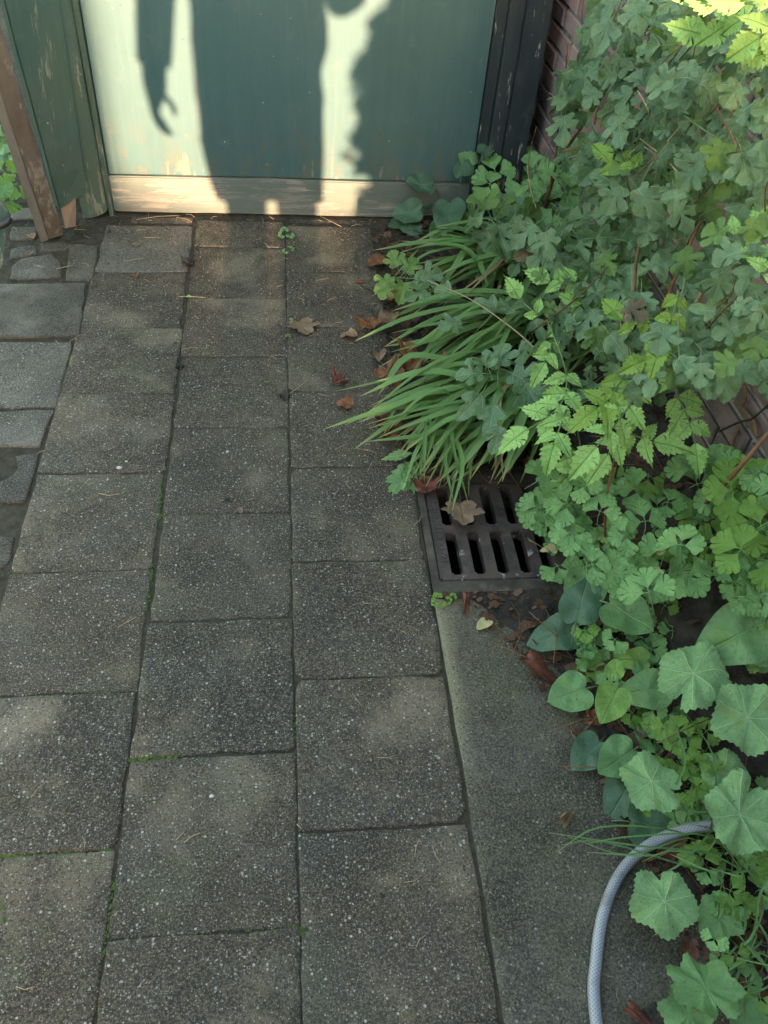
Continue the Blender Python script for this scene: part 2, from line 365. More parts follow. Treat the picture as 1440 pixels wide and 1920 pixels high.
M['dead_dark'] = leaf_mat('blackened_leaf', (.02, .017, .016), (.045, .035, .03), (.03, .02, .02), 'pinnate', rough=.5, trans=.05)
M['cream'] = leaf_mat('cream_faded_leaf', (.55, .46, .24), (.62, .54, .26), (.45, .36, .18), 'pinnate', rough=.55, trans=.3)
def strap_mat(name, c0, c1, tip):
    t = NT(name); rn = t.rand(); uv = t.n('UVMap').outputs[0]; s = t.sep(uv)
    w = t.n('TexWhiteNoise', rn, noise_dimensions='1D').outputs[0]
    c = t.mix(w, c0, c1)
    st = t.noise(t.vmath('MULTIPLY', uv, (60, 1.2, 1)), 1.0, 3)
    c = t.mix(t.ss(st, .4, .7, 0, .45), c, t.mix(.5, c1, (.02, .05, .01)))
    c = t.mix(t.ss(t.math('ADD', s[1], t.math('MULTIPLY', w, .25)), 1.0, 1.18, 0, .9), c, tip)
    b = t.bsdf(c, .42, t.bump(st, .4, .002), .4)
    tr = t.n('BsdfTranslucent', ins={'Color': t.mix(.5, c, (.2, .32, .03))}).outputs[0]
    return t.done(t.n('MixShader', .25, b, tr).outputs[0])
M['strap'] = strap_mat('strap_leaf', (.050, .130, .036), (.190, .335, .098), (.34, .31, .12))
M['straw'] = strap_mat('dead_straw_blade', (.20, .135, .065), (.34, .25, .13), (.30, .22, .12))
M['grass'] = strap_mat('grass_blade', (.09, .20, .06), (.14, .26, .08), (.26, .26, .10))
def hose_mat():
    t = NT('braided_hose'); uv = t.n('UVMap').outputs[0]; s = t.sep(uv)
    a = t.math('PINGPONG', t.math('ADD', t.math('MULTIPLY', s[0], 9.0), t.math('MULTIPLY', s[1], 165.0)), .5)
    b = t.math('PINGPONG', t.math('SUBTRACT', t.math('MULTIPLY', s[1], 165.0), t.math('MULTIPLY', s[0], 9.0)), .5)
    m = t.math('MAXIMUM', t.ss(a, .20, .10), t.ss(b, .20, .10))
    dirt = t.noise(t.pos(), 30, 4)
    c = t.mix(m, (.19, .20, .225), (.33, .34, .375))
    c = t.mix(t.ss(dirt, .48, .72, 0, .6), c, (.13, .115, .085))
    return t.done(t.bsdf(c, .32, t.bump(m, .15, .0006), .5))
M['hose'] = hose_mat()
def plain(name, c, rough=.7): t = NT(name); return t.done(t.bsdf(t.mix(t.ss(t.noise(t.pos(), 40, 4), .3, .7, 0, .4), c, tuple(k*.6 for k in c)), rough))
M['skin'] = plain('skin', (.45, .27, .19), .55); M['jacket'] = plain('dark_blue_cloth', (.05, .06, .09), .9)
M['shorts'] = plain('grey_cloth', (.12, .12, .12), .9); M['hair'] = plain('brown_hair', (.05, .03, .02), .6)
M['glass'] = plain('dark_glass', (.02, .025, .03), .1); M['roof'] = plain('grey_roof_tile', (.10, .08, .07), .8)
M['render_wall'] = plain('house_brick', (.2, .11, .08), .9)

# ------------------------------------------------------------------ setting: ground, pavement, bed
DX0, DX1, DY0, DY1 = .3065, .664, .094, .474          # the drain's outer frame
def holed_sheet(name, xs, ys, z, mat):
    vs = [(x, y, z) for y in ys for x in xs]; n = len(xs); fs = []
    for j in range(len(ys)-1):
        for i in range(n-1):
            if DX0-.001 < (xs[i]+xs[i+1])/2 < DX1 and DY0-.001 < (ys[j]+ys[j+1])/2 < DY1: continue
            fs.append((j*n+i, j*n+i+1, (j+1)*n+i+1, (j+1)*n+i))
    return mesh(name, vs, fs, mat)
tag(link('ground', holed_sheet('ground', [-60, DX0, DX1, 60], [-60, DY0, DY1, 60], -.06, M['earth'])), kind='structure')
pav = tag(link('pavement', holed_sheet('pavement', [-1.25, DX0, DX1, .72], [-2.6, DY0, DY1, 1.9], -.0026, M['sand'])), kind='structure')

def slab_mesh(name, poly, mat, thick=.045, edge=.0022, inset=.0036, seed=0.0, step=.02, chip=.0):
    """paving stone: wobbling outline, rounded worn arris, slightly dished top"""
    poly = [Vector((p[0], p[1])) for p in poly]; c = sum(poly, Vector((0, 0)))/len(poly)
    pts = []
    for i, a in enumerate(poly):
        b = poly[(i+1) % len(poly)]; k = max(1, int((b-a).length/step))
        for j in range(k): pts.append(a+(b-a)*(j/k))
    out = []
    for q in pts:
        nv = noise.noise_vector(Vector((q.x*31, q.y*31, seed)))*edge + noise.noise_vector(Vector((q.x*9, q.y*9, seed+4)))*edge*1.3
        ch = max(0, noise.noise(Vector((q.x*14, q.y*14, seed+9)))-.25)*chip
        d = (c-q).normalized()
        out.append(Vector((q.x+nv.x+d.x*ch-c.x, q.y+nv.y+d.y*ch-c.y)))
    n = len(out); vs, fs = [], []
    for (ins, z) in ((.0, -thick), (.0, -inset*1.1), (inset*.35, -inset*.3), (inset, 0), (inset*4, .0004)):
        for q in out:
            l = q.length; s = max(.2, (l-ins)/l); vs.append((q.x*s, q.y*s, z))
    for r in range(4):
        for i in range(n):
            j = (i+1) % n; fs.append((r*n+i, r*n+j, (r+1)*n+j, (r+1)*n+i))
    fs.append(tuple(4*n+i for i in range(n)))
    me = mesh(name, vs, fs, mat); 
    for f in me.polygons: f.use_smooth = len(f.vertices) == 4
    return me, c
def slab(poly, mat, z=0.0, tilt=(0, 0), name='paving_slab', chip=.013, edge=.0026, parent=pav, seed=None, inset=.0036):
    me, c = slab_mesh(name, poly, mat, seed=rnd.random()*50 if seed is None else seed, chip=chip, edge=edge, inset=inset)
    mw = Matrix.Translation((c.x, c.y, z)) @ Matrix.Rotation(tilt[0], 4, 'X') @ Matrix.Rotation(tilt[1], 4, 'Y')
    return link(name, me, parent, mw)
XD, XA, XB, XC = -.606, -.303, 0.0, .303
PY = .31
for ci, (x0, x1, y0, k0, k1, top) in enumerate(((XD, XA, -.4312, -3, 5, 1.735), (XA, XB, -.5755, -3, 6, 1.775), (XB, XC, -.7321, -3, 7, 1.765), (XD-.303, XD, -.29, -4, 0, 0))):
    for k in range(k0, k1+2):
        a, b = y0+PY*k, y0+PY*(k+1)
        if k == k1+1:
            if top <= a+.05: continue
            b = top
        g = .0011; j = lambda: rnd.uniform(-.0016, .0016)
        sh = .004 if ci == 0 and k >= 3 else 0
        xa0 = x0+g+(.006 if (ci == 1 and k in (3, 4, 2)) else 0); xa1 = x1-g
        if ci == 0 and k >= 5: xa1 -= .008
        poly = [(xa0+j(), a+g+j()), (xa1+j(), a+g+j()), (xa1+j(), b-g+j()), (xa0+j(), b-g+j())]
        cut = []
        for i, pc in enumerate(poly):                        # some corners are knocked off
            e = rnd.uniform(.005, .017) if rnd.random() < .4 else .0025
            pa, pb = Vector(poly[i-1]), Vector(poly[(i+1) % 4]); pc = Vector(pc)
            cut += [pc+(pa-pc).normalized()*e*rnd.uniform(.6, 1.3), pc+(pb-pc).normalized()*e*rnd.uniform(.6, 1.3)]
        poly = cut
        mat = M['slab_pale'] if (ci == 0 and k == k1+1) else M['slab']
        slab(poly, mat, rnd.uniform(-.0002, .0022), (rnd.uniform(-.0035, .0035), rnd.uniform(-.0035, .0035)))
def pxpoly(l, z=0): return [at(u, v, z=z).to_2d() for u, v in l]
for l, m in (([(-60, 634), (0, 634), (149, 631), (163, 532), (0, 533), (-60, 534)], 'stone'),
             ([(-80, 764), (107, 764), (136, 641), (-80, 641)], 'slab_pale'),
             ([(-80, 838), (72, 839), (101, 770), (-80, 771)], 'slab_pale'),
             ([(0, 944), (49, 943), (74, 849), (30, 856), (38, 876), (25, 893), (0, 906)], 'stone'),
             ([(-70, 912), (-6, 905), (-4, 846), (-70, 848)], 'stone'),
             ([(-60, 1075), (2, 1066), (21, 1054), (24, 1008), (-60, 1002)], 'stone'),
             ([(122, 527), (174, 527), (183, 461), (131, 459)], 'stone'),
             ([(16, 526), (116, 521), (112, 489), (96, 476), (40, 485), (22, 500)], 'stone'),
             ([(18, 487), (70, 478), (68, 461), (45, 462), (22, 467)], 'stone'),
             ([(74, 471), (124, 468), (131, 457), (118, 450), (76, 455)], 'stone'),
             ([(18, 452), (68, 450), (70, 426), (20, 427)], 'stone'),
             ([(20, 415), (82, 411), (80, 391), (22, 392)], 'stone')):
    l = pxpoly(l); l = l if sum((l[i].x*l[(i+1) % len(l)].y-l[(i+1) % len(l)].x*l[i].y) for i in range(len(l))) > 0 else l[::-1]
    slab(l, M[m], rnd.uniform(.0, .005), (rnd.uniform(-.008, .008), rnd.uniform(-.008, .008)), 'edging_stone', .014, .004)
# strip of larger concrete edge slabs on the planted side, tipping towards the bed
for a, b in ((-1.36, -.8), (-.795, .084),):
    slab([(.3068, a), (.73, a), (.73, b), (.3068, b)], M['slab_smooth'], .0005, (0, .002), 'edge_slab', .004, .0015, inset=.007)
# thin threshold pieces under the door
for x0, x1, y0, y1 in ((-.53, -.315, 1.752, 1.80), (.015, .165, 1.776, 1.80), (.17, .31, 1.774, 1.80)):
    slab([(x0, y0), (x1, y0), (x1, y1), (x0, y1)], M['stone'], -.002, (.03, 0), 'threshold_stone', .008, .003)

# planting bed: soil heaped against the wall, spilling on to the edge slabs
BED = [(-1.5, .74), (-1.0, .72), (-.766, .688), (-.673, .652), (-.417, .578), (-.333, .568), (-.204, .520), (-.116, .497), (-.019, .437), (.077, .352), (.092, .345), (.094, .70), (.474, .70), (.476, .325), (.60, .318), (.80, .325), (1.03, .300), (1.28, .325), (1.5, .34), (1.66, .33), (1.74, .36), (1.80, .45), (2.1, .5)]
def bed_x(y):
    for (a, xa), (b, xb) in zip(BED, BED[1:]):
        if a <= y <= b: return xa+(xb-xa)*((y-a)/max(b-a, 1e-6))
    return .5
def bed_z(x, y):
    d = x-bed_x(y)
    s = max(0, min(1, (d+.03)/.09)); s = s*s*(3-2*s)
    m = max(0, min(1, (x-.66)/.22)); m = m*m*(3-2*m); wy = max(0, min(1, (y+.45)/.5))*max(0, min(1, (1.5-y)/.4))
    z = -.034+.042*s + max(0, d)*.06 + .20*m*wy
    nz = noise.noise(Vector((x*9, y*9, 0)))*.012 + noise.noise(Vector((x*38, y*38, 2)))*.007 + noise.noise(Vector((x*110, y*110, 5)))*.003
    return z+nz*min(1, max(0, (d+.03)/.06))
gx, gy = 118, 430; vs, fs = [], []
for jy in range(gy+1):
    for ix in range(gx+1):
        x, y = .24+ix*(.82/gx), -1.45+jy*(3.42/gy); vs.append((x, y, bed_z(x, y)))
for jy in range(gy):
    for ix in range(gx):
        x, y = .24+(ix+.5)*(.82/gx), -1.45+(jy+.5)*(3.42/gy)
        if DX0-.004 < x < DX1+.006 and DY0-.006 < y < DY1+.006: continue
        if x < bed_x(y)-.05 and not (DY0-.05 < y < DY1+.05): continue
        fs.append((jy*(gx+1)+ix, jy*(gx+1)+ix+1, (jy+1)*(gx+1)+ix+1, (jy+1)*(gx+1)+ix))
tag(link('planting_bed', mesh('planting_bed', vs, fs, M['soil'], True)), kind='structure')
def bed_on(x, y): return max(bed_z(x, y), 0.0) if x < 1.0 else bed_z(x, y)

# soil in the left corner by the posts
vs, fs = [], []
for jy in range(41):
    for ix in range(41):
        x, y = -1.6+ix*.0325, 1.28+jy*.03
        e = min(1, max(0, (-.585-x)/.05)); f = min(1, max(0, (y-1.56)/.08)); 
        z = -.02+ .018*f*e + noise.noise(Vector((x*20, y*20, 1)))*.007 + noise.noise(Vector((x*55, y*55, 4)))*.006
        vs.append((x, y, z))
fs = [(j*41+i, j*41+i+1, (j+1)*41+i+1, (j+1)*41+i) for j in range(40) for i in range(40)]
tag(link('corner_soil', mesh('corner_soil', vs, fs, M['soil'], True)), kind='structure')

# moss in the joints
mv, mf = [], []
ico = bmesh.new(); bmesh.ops.create_icosphere(ico, subdivisions=1, radius=1)
IV = [v.co.copy() for v in ico.verts]; ico.verts.index_update(); IF = [tuple(v.index for v in f.verts) for f in ico.faces]; ico.free()
def blob(P, r, flat=.6, wob=.35):
    o = len(mv)
    for v in IV:
        k = 1+rnd.uniform(-wob, wob); mv.append((P.x+v.x*r*k, P.y+v.y*r*k, P.z+v.z*r*k*flat))
    mf.extend(tuple(o+i for i in f) for f in IF)
for (u0, v0, u1, v1, n, r) in ((301, 905, 297, 975, 110, .0035), (286, 1058, 272, 1148, 110, .0035), (297, 967, 420, 962, 60, .0026), (0, 1312, 230, 1299, 90, .003), (0, 1607, 60, 1609, 50, .0045),
                              (60, 1607, 215, 1594, 70, .004), (236, 1426, 335, 1418, 80, .0042), (218, 1640, 195, 1790, 60, .003), (225, 1770, 330, 1760, 80, .004), (565, 1742, 567, 1752, 22, .004), (330, 1760, 560, 1738, 40, .0025),
                              (129, 672, 113, 735, 60, .0035), (552, 1340, 553, 1420, 26, .003), (545, 1040, 560, 1056, 14, .003), (0, 1075, 150, 1072, 40, .0025), (0, 1690, 8, 1730, 60, .006), (262, 1205, 255, 1260, 30, .003), (548, 960, 546, 1100, 30, .002), (0, 1590, 14, 1606, 40, .005)):
    for _ in range(n):
        t = rnd.random(); P = at(u0+(u1-u0)*t, v0+(v1-v0)*t, z=-.0012); P += Vector((rnd.gauss(0, .0024), rnd.gauss(0, .0024), 0))
        blob(P, r*rnd.uniform(.5, 1.15))
tag(link('joint_moss', mesh('joint_moss', mv, mf, M['moss'], True)), 'green moss growing in the joints between the paving slabs', 'moss', kind='stuff')

# ------------------------------------------------------------------ brick side wall, shed front, door
WX, WK = .873, .03
WROT = Matrix.Translation((WX, 1.95, 0)) @ Matrix.Rotation(WK, 4, 'Z') @ Matrix.Translation((-WX, -1.95, 0))
wall = empty('brick_wall', (WX, .5, 0), 'purplish red brick garden wall rising behind the climbing plants on the right', 'wall')
box('wall_core', (WX+.006, -3.2, -.3), (WX+.22, 2.03, 1.27), M['mortar'], wall, .002).matrix_basis = WROT @ Matrix.Translation((WX+.113, -.585, .485))
bl, bh, bj = .208, .052, .012
def brick_geo(vs, fs, cx, cy, cz, lx, ly, lz, sd):
    o = len(vs); b = .004
    for sx, sy, sz in ((-1, -1, -1), (-1, 1, -1), (-1, 1, 1), (-1, -1, 1)):
        vs.append((cx+sx*lx, cy+sy*(ly-b)+rnd.uniform(-.001, .001), cz+sz*(lz-b)+rnd.uniform(-.001, .001)))
    for sx, sy, sz in ((0, -1, -1), (0, 1, -1), (0, 1, 1), (0, -1, 1)): vs.append((cx-lx+b, cy+sy*ly, cz+sz*lz))
    for sx, sy, sz in ((1, -1, -1), (1, 1, -1), (1, 1, 1), (1, -1, 1)): vs.append((cx+lx, cy+sy*ly, cz+sz*lz))
    fs.append((o+3, o+2, o+1, o))
    for k in (0, 4):
        for i in range(4):
            j = (i+1) % 4; fs.append((o+k+i, o+k+j, o+k+4+j, o+k+4+i))
bv, bf = [], []; 
_b, _f = [], []; brick_geo(_b, _f, 0, 0, 0, .012, bl/2, bh/2, 0)
BR = [mesh('brick', [Vector(v)+Vector((rnd.uniform(-.0012, .0012),)*1+(0, 0)) for v in _b], _f, M['brick']) for _ in range(3)]
_b, _f = [], []; brick_geo(_b, _f, 0, 0, 0, .012, bl/4-bj/4, bh/2, 0); BRH = mesh('brick', _b, _f, M['brick'])
for r in range(-2, 19):
    z = .03+r*(bh+bj); off = (bl+bj)/2*(r % 2)
    k = 0; y = 2.03-bl/2-off
    while y > -3.1:
        X = WX+.009+rnd.uniform(-.003, .002)
        if .25 < y and 0 <= r < 17: link('brick', BR[rnd.randrange(3)], wall, WROT @ Matrix.Translation((X, y, z)))
        else: brick_geo(bv, bf, X, y, z, .012, bl/2, bh/2, 0)
        y -= bl+bj
tag(link('brick_courses', mesh('brick_courses', bv, bf, M['brick']), wall, WROT), kind='stuff')

shed = empty('brick_shed', (.1, 2.6, 0), 'low brick shed that the green door and its posts are set into', 'shed')
box('wall', (.83, 2.06, -.2), (WX+.2, 2.25, 2.4), M['mortar'], shed, .002)
box('wall', (-.80, 2.035, -.2), (-.66, 2.25, 2.4), M['mortar'], shed, .002)
box('lintel', (-.80, 1.95, 2.06), (WX+.2, 2.25, 2.4), M['mortar'], shed, .002)
box('roof', (-.9, 1.85, 2.402), (WX+.3, 4.6, 2.47), M['roof'], shed, .004)
box('back_wall', (-.80, 4.3, -.2), (WX+.2, 4.5, 2.4), M['mortar'], shed, .004)

door = empty('shed_door', (.03, 1.82, 0), 'faded green painted wooden door with a bare weathered board along its foot', 'door')
bm = bmesh.new(); bm_box(bm, (-.62, -.02, -.93), (.62, .02, .93), .003)
bmesh.ops.subdivide_edges(bm, edges=[e for e in bm.edges if e.calc_length() > .3], cuts=12, use_grid_fill=True)
for v in bm.verts: v.co.y += noise.noise(Vector((v.co.x*3, 0, v.co.z*1.5)))*.0022
link('door_panel', bm_mesh('door_panel', bm, M['door']), door, Matrix.Translation((.035, 1.842, 1.068)))
plank('bottom_rail', ((-.586, 1.815, .008), (.655, 1.815, .004), (.655, 1.815, .131), (-.586, 1.815, .135)), (0, .05, 0), M['rail'], door, .004, 14, .0022, 3)
# right hand post of the frame: stop, stile and outer casing
post = empty('door_post', (.74, 1.85, 0), 'black painted timber door post with flaking edges beside the brick wall', 'post')
for k, (x0, x1, yf) in enumerate(((.6585, .692, 1.806), (.6935, .742, 1.790), (.7435, .822, 1.776))):
    plank(('door_stop', 'stile', 'outer_casing')[k], ((x0, yf, -.02), (x1, yf, -.02), (x1, yf, 2.05), (x0, yf, 2.05)), (0, 2.03-yf, 0), M['frame'], post, .004, 14, .0016, k)
for x, z in ((.675, .46), (.675, .40), (.715, .55)):
    bm = bmesh.new(); bmesh.ops.create_uvsphere(bm, u_segments=8, v_segments=6, radius=.005)
    link('nail_head', bm_mesh('nail_head', bm, M['frame'], True), post, Matrix.Translation((x, 1.792 if x > .69 else 1.808, z)) @ Matrix.Diagonal((1, .4, 1, 1)))

# left side: casing boards, leaning boards and stub
def pq(l): return [at(u, v, y=y) for u, v, y in l]
def up(a, b, k): return b+(b-a)*k
cas = empty('door_casing', (-.66, 1.8, 0), 'mossy green casing board fixed left of the green door', 'casing')
q = [Vector((-.69, 1.785, -.02)), Vector((-.605, 1.785, .02)), Vector((-.605, 1.785, 2.05)), Vector((-.72, 1.785, 2.05))]
plank('board', q, (0, .24, 0), M['casing'], cas, .004, 14, .002, 5)
plank('door_stop', [Vector((-.6035, 1.803, -.005)), Vector((-.5875, 1.803, .0)), Vector((-.5875, 1.803, 2.05)), Vector((-.6035, 1.803, 2.05))], (0, .06, 0), M['casing'], cas, .003, 14, .001, 6)
# wide board standing open against the casing
a, b = at(112, 394, y=1.66), at(165, 361, y=1.755); c, d = at(112, 0, y=1.735), at(8, 0, y=1.50)
brd = plank('leaning_board', (a, b, up(b, c, 1.4), up(a, d, 1.4)), (-.02, .026, 0), M['casing'], None, .004, 14, .0025, 8)
tag(brd, 'wide mossy green board with a slanted foot, leaning left of the door casing', 'board')
stub = plank('wood_stub', (at(123, 438, z=-.02), at(143, 433, z=-.02), at(141, 372, y=1.70), at(111, 380, y=1.69)), (-.005, .035, 0), M['raw_wood'], None, .004, 3, .003, 9)
tag(stub, 'pale splintered stub of timber under the slanted green board', 'stub')
lean = empty('leaning_timber', at(105, 450, z=0), 'brown and grey weathered timber leaning beside the wide green board', 'timber')
a, b = at(93, 449, y=1.628), at(121, 441, y=1.650); c, d = at(-6, 25, y=1.36), at(-40, 60, y=1.345)
plank('brown_face', (a, b, up(b, c, .9), up(a, d, .9)), (-.012, .03, 0), M['brown_wood'], lean, .003, 14, .002, 11)
a, b = at(77, 456, y=1.612), at(92, 450, y=1.621); c, d = at(-38, 60, y=1.338), at(-57, 60, y=1.33)
plank('grey_edge', (a, b, up(b, c, .9), up(a, d, .9)), (-.004, .02, 0), M['grey_wood'], lean, .003, 14, .002, 12)
rail = empty('handrail', at(-6, 430, y=1.2), 'mossy timber with a dark metal cap at the left edge of the path', 'rail')
plank('timber', (at(-60, 600, y=1.10), at(6, 500, y=1.22), at(18, 402, y=1.30), at(-60, 300, y=1.30)), (-.02, .05, 0), M['casing'], rail, .004, 4, .003, 13)
tube('metal_cap', [at(-40, 432, y=1.24), at(6, 420, y=1.245), at(18, 408, y=1.26)], .011, M['black'], rail)

# ------------------------------------------------------------------ drain
drain = empty('storm_drain', ((DX0+DX1)/2, (DY0+DY1)/2, 0), 'rusty cast iron gully grate with rows of slots beside the path', 'drain')
def ring(name, x0, x1, y0, y1, w, z0, z1, mat, bev, parent):
    bm = bmesh.new()
    o = [(x0, y0), (x1, y0), (x1, y1), (x0, y1)]; i = [(x0+w[0], y0+w[1]), (x1-w[2], y0+w[1]), (x1-w[2], y1-w[3]), (x0+w[0], y1-w[3])]
    V = [[bm.verts.new((*p, z)) for p in l] for z in (z0, z1) for l in (o, i)]
    for k in range(4):
        j = (k+1) % 4
        bm.faces.new((V[2][k], V[2][j], V[3][j], V[3][k])); bm.faces.new((V[0][j], V[0][k], V[1][k], V[1][j]))
        bm.faces.new((V[0][k], V[0][j], V[2][j], V[2][k])); bm.faces.new((V[1][j], V[1][k], V[3][k], V[3][j]))
    bmesh.ops.bevel(bm, geom=list(bm.edges), offset=bev, segments=2, affect='EDGES')
    return link(name, bm_mesh(name, bm, mat), parent)
ring('frame', DX0+.002, DX1, DY0, DY1, (.019, .038, .03, .03), -.10, .001, M['drain_frame'], .003, drain)
# grate: plate with slots cut through, built from cells
GX0, GX1, GY0, GY1, GZ, GT = DX0+.0235, DX1-.033, DY0+.0405, DY1-.033, -.002, .028
xs = [GX0, GX0+.003, GX0+.0255]; slots_x = []
x = GX0+.0295
for k in range(5):
    a = .3585+k*.0535; slots_x.append((a, a+.0265))
ys_slots = [(.152, .279), (.305, .430)]
XS = sorted({GX0, GX1, *[v for s in slots_x for v in s]}); YS = sorted({GY0, GY1, *[v for s in ys_slots for v in s]})
bm = bmesh.new(); G = {}
def gv(i, j, t): 
    if (i, j, t) not in G: G[i, j, t] = bm.verts.new((XS[i], YS[j], GZ-(GT if t else 0)))
    return G[i, j, t]
def solid(i, j):
    if i < 0 or j < 0 or i >= len(XS)-1 or j >= len(YS)-1: return False
    cx, cy = (XS[i]+XS[i+1])/2, (YS[j]+YS[j+1])/2
    return not (any(a < cx < b for a, b in slots_x) and any(a < cy < b for a, b in ys_slots))
for i in range(len(XS)-1):
    for j in range(len(YS)-1):
        if not solid(i, j): continue
        bm.faces.new((gv(i, j, 0), gv(i+1, j, 0), gv(i+1, j+1, 0), gv(i, j+1, 0)))
        bm.faces.new((gv(i, j+1, 1), gv(i+1, j+1, 1), gv(i+1, j, 1), gv(i, j, 1)))
        for di, dj, p, q in ((-1, 0, (i, j+1), (i, j)), (1, 0, (i+1, j), (i+1, j+1)), (0, -1, (i, j), (i+1, j)), (0, 1, (i+1, j+1), (i, j+1))):
            if not solid(i+di, j+dj): bm.faces.new((gv(*p, 0), gv(*p, 1), gv(*q, 1), gv(*q, 0)))
bmesh.ops.recalc_face_normals(bm, faces=bm.faces)
es = [e for e in bm.edges if len(e.link_faces) == 2 and e.calc_face_angle(0) > 1]
vert_e = [e for e in es if abs(e.verts[0].co.z-e.verts[1].co.z) > .01]
bmesh.ops.bevel(bm, geom=vert_e, offset=.005, segments=3, affect='EDGES')
es = [e for e in bm.edges if len(e.link_faces) == 2 and e.calc_face_angle(0) > 1 and max(v.co.z for v in e.verts) > GZ-.001 and min(v.co.z for v in e.verts) > GZ-.001]
bmesh.ops.bevel(bm, geom=es, offset=.0018, segments=2, affect='EDGES')
grate = link('grate', bm_mesh('grate', bm, M['iron']), drain)
# raised fillets of the lettered rim
for xx in (GX0+.0035, GX0+.0265): box('rim_fillet', (xx-.0012, GY0+.006, GZ), (xx+.0012, GY1-.006, GZ+.0016), M['iron'], grate, .0005)
def text_mesh(s, size, depth_):
    cu = bpy.data.curves.new('t', 'FONT'); cu.body = s; cu.size = size; cu.extrude = depth_; cu.bevel_depth = .0003; cu.align_x = 'CENTER'; cu.align_y = 'CENTER'; cu.space_character = 1.15
    ob = bpy.data.objects.new('t', cu); COL.objects.link(ob)
    me = bpy.data.meshes.new_from_object(ob.evaluated_get(bpy.context.evaluated_depsgraph_get())); bpy.data.objects.remove(ob); return me
tm = text_mesh('HEL.OLIT.2 OZM', .0235, .0008); tm.name = 'raised_lettering'; tm.materials.clear(); tm.materials.append(M['iron'])
link('raised_lettering', tm, grate, Matrix.Translation((GX0+.0150, .285, GZ+.0006)) @ Matrix.Rotation(R(-90), 4, 'Z'))
# shaft below
bm = bmesh.new()
x0, x1, y0, y1, zt, zb = DX0+.012, DX1-.012, DY0+.02, DY1-.012, -.03, -.55
V = [bm.verts.new(p) for p in ((x0, y0, zt), (x1, y0, zt), (x1, y1, zt), (x0, y1, zt), (x0, y0, zb), (x1, y0, zb), (x1, y1, zb), (x0, y1, zb))]
for f in ((0, 1, 5, 4), (1, 2, 6, 5), (2, 3, 7, 6), (3, 0, 4, 7), (4, 5, 6, 7)): bm.faces.new([V[i] for i in f])
link('shaft', bm_mesh('shaft', bm, M['pit']), drain)

# ------------------------------------------------------------------ hose
hp = [Vector((.40, -1.30, .0105)), Vector((.425, -1.0, .0105))]+[at(u, v, z=z) for u, v, z in ((1118, 1915, .0105), (1118, 1800, .0105), (1135, 1700, .0105), (1175, 1622, .014), (1240, 1572, .032), (1330, 1549, .060), (1440, 1562, .065), (1520, 1600, .05))]
pts = spline(hp, 10)
vs, uvs = [], []; seg = 14; n = len(pts); vs, fs = tube_geo(pts, .0098, seg, False); L = 0; uvs = []
# separate seam column so the braid wraps cleanly
vv, uu, ff = [], [], []
for i in range(n):
    if i: L += (pts[i]-pts[i-1]).length
    for k in range(seg+1): vv.append(vs[i*seg+k % seg]); uu.append((k/seg, L))
for i in range(n-1):
    for k in range(seg): ff.append((i*(seg+1)+k, i*(seg+1)+k+1, (i+1)*(seg+1)+k+1, (i+1)*(seg+1)+k))
tag(link('garden_hose', mesh('garden_hose', vv, ff, M['hose'], True, uu)), 'grey braided garden hose curving across the path edge into the plants', 'hose')

# ------------------------------------------------------------------ leaf shapes (leaf space: stalk at 0,0, tip at 0,1)
def mirror(h): return h + [(-x, y) for x, y in reversed(h) if abs(x) > 1e-6]
def dense(poly, n=2):
    P = [Vector((x, y, 0)) for x, y in poly]; m = len(P); out = []
    for i in range(m):
        a, b, c, d = P[i-1], P[i], P[(i+1) % m], P[(i+2) % m]
        for k in range(n):
            t = k/n; out.append((.5*((2*b)+(c-a)*t+(2*a-5*b+4*c-d)*t*t+(3*b-a-3*c+d)*t**3)).to_2d())
    return out
def leaf_geo(outline, centre, zf, rings=(.5, 1.0)):
    c = Vector(centre); vs = [(c.x, c.y, zf(c.x, c.y))]; uv = [(c.x+5, c.y+5)]; fs = []; n = len(outline)
    for r in rings:
        for q in outline:
            p = c+(Vector(q)-c)*r; vs.append((p.x, p.y, zf(p.x, p.y))); uv.append((p.x+5, p.y+5))
    for i in range(n): fs.append((0, 1+i, 1+(i+1) % n))
    for k in range(len(rings)-1):
        for i in range(n):
            j = (i+1) % n; fs.append((1+k*n+i, 1+(k+1)*n+i, 1+(k+1)*n+j, 1+k*n+j))
    return vs, fs, uv
def surf(fold=.2, curl=.15, wave=.03, freq=5, seed=0, cup=0.0, twist=0.0):
    def f(x, y):
        return abs(x)*fold - curl*y*y + wave*noise.noise(Vector((x*freq, y*freq, seed))) + cup*(x*x+(y-.4)**2) + twist*x*y
    return f
def leaf(name, geo, mat): return mesh(name, geo[0], geo[1], mat, True, geo[2])
def stalked(geo, pts, rad=.012):
    """add a stalk to a leaf geometry, in leaf space"""
    vs, fs, uv = list(geo[0]), list(geo[1]), list(geo[2])
    v2, f2 = tube_geo(pts, rad, 4, True, len(vs)); vs += v2; fs += f2; uv += [(5.0, 5.0+.3)]*len(v2)
    return vs, fs, uv
MAPLE_H = [(0, 0), (.10, .0), (.24, -.03), (.36, .03), (.42, .10), (.36, .19), (.25, .25), (.38, .28), (.53, .33), (.63, .42), (.60, .52), (.53, .55), (.50, .645), (.40, .64), (.30, .56), (.205, .49), (.22, .60), (.295, .69), (.335, .79), (.25, .85), (.20, .945), (.09, .96), (0, 1.02)]
def maple_outline(seed):
    q = random.Random(seed); a = q.uniform(.88, 1.12); b = q.uniform(.85, 1.15)
    return dense(mirror([(x*a+noise.noise(Vector((x*3, y*3, seed)))*.03*(x > 0), y if y > .55 else y*b) for x, y in MAPLE_H]), 1)
ST = [(0, .02, 0), (0, -.25, -.03), (.02, -.55, -.14)]
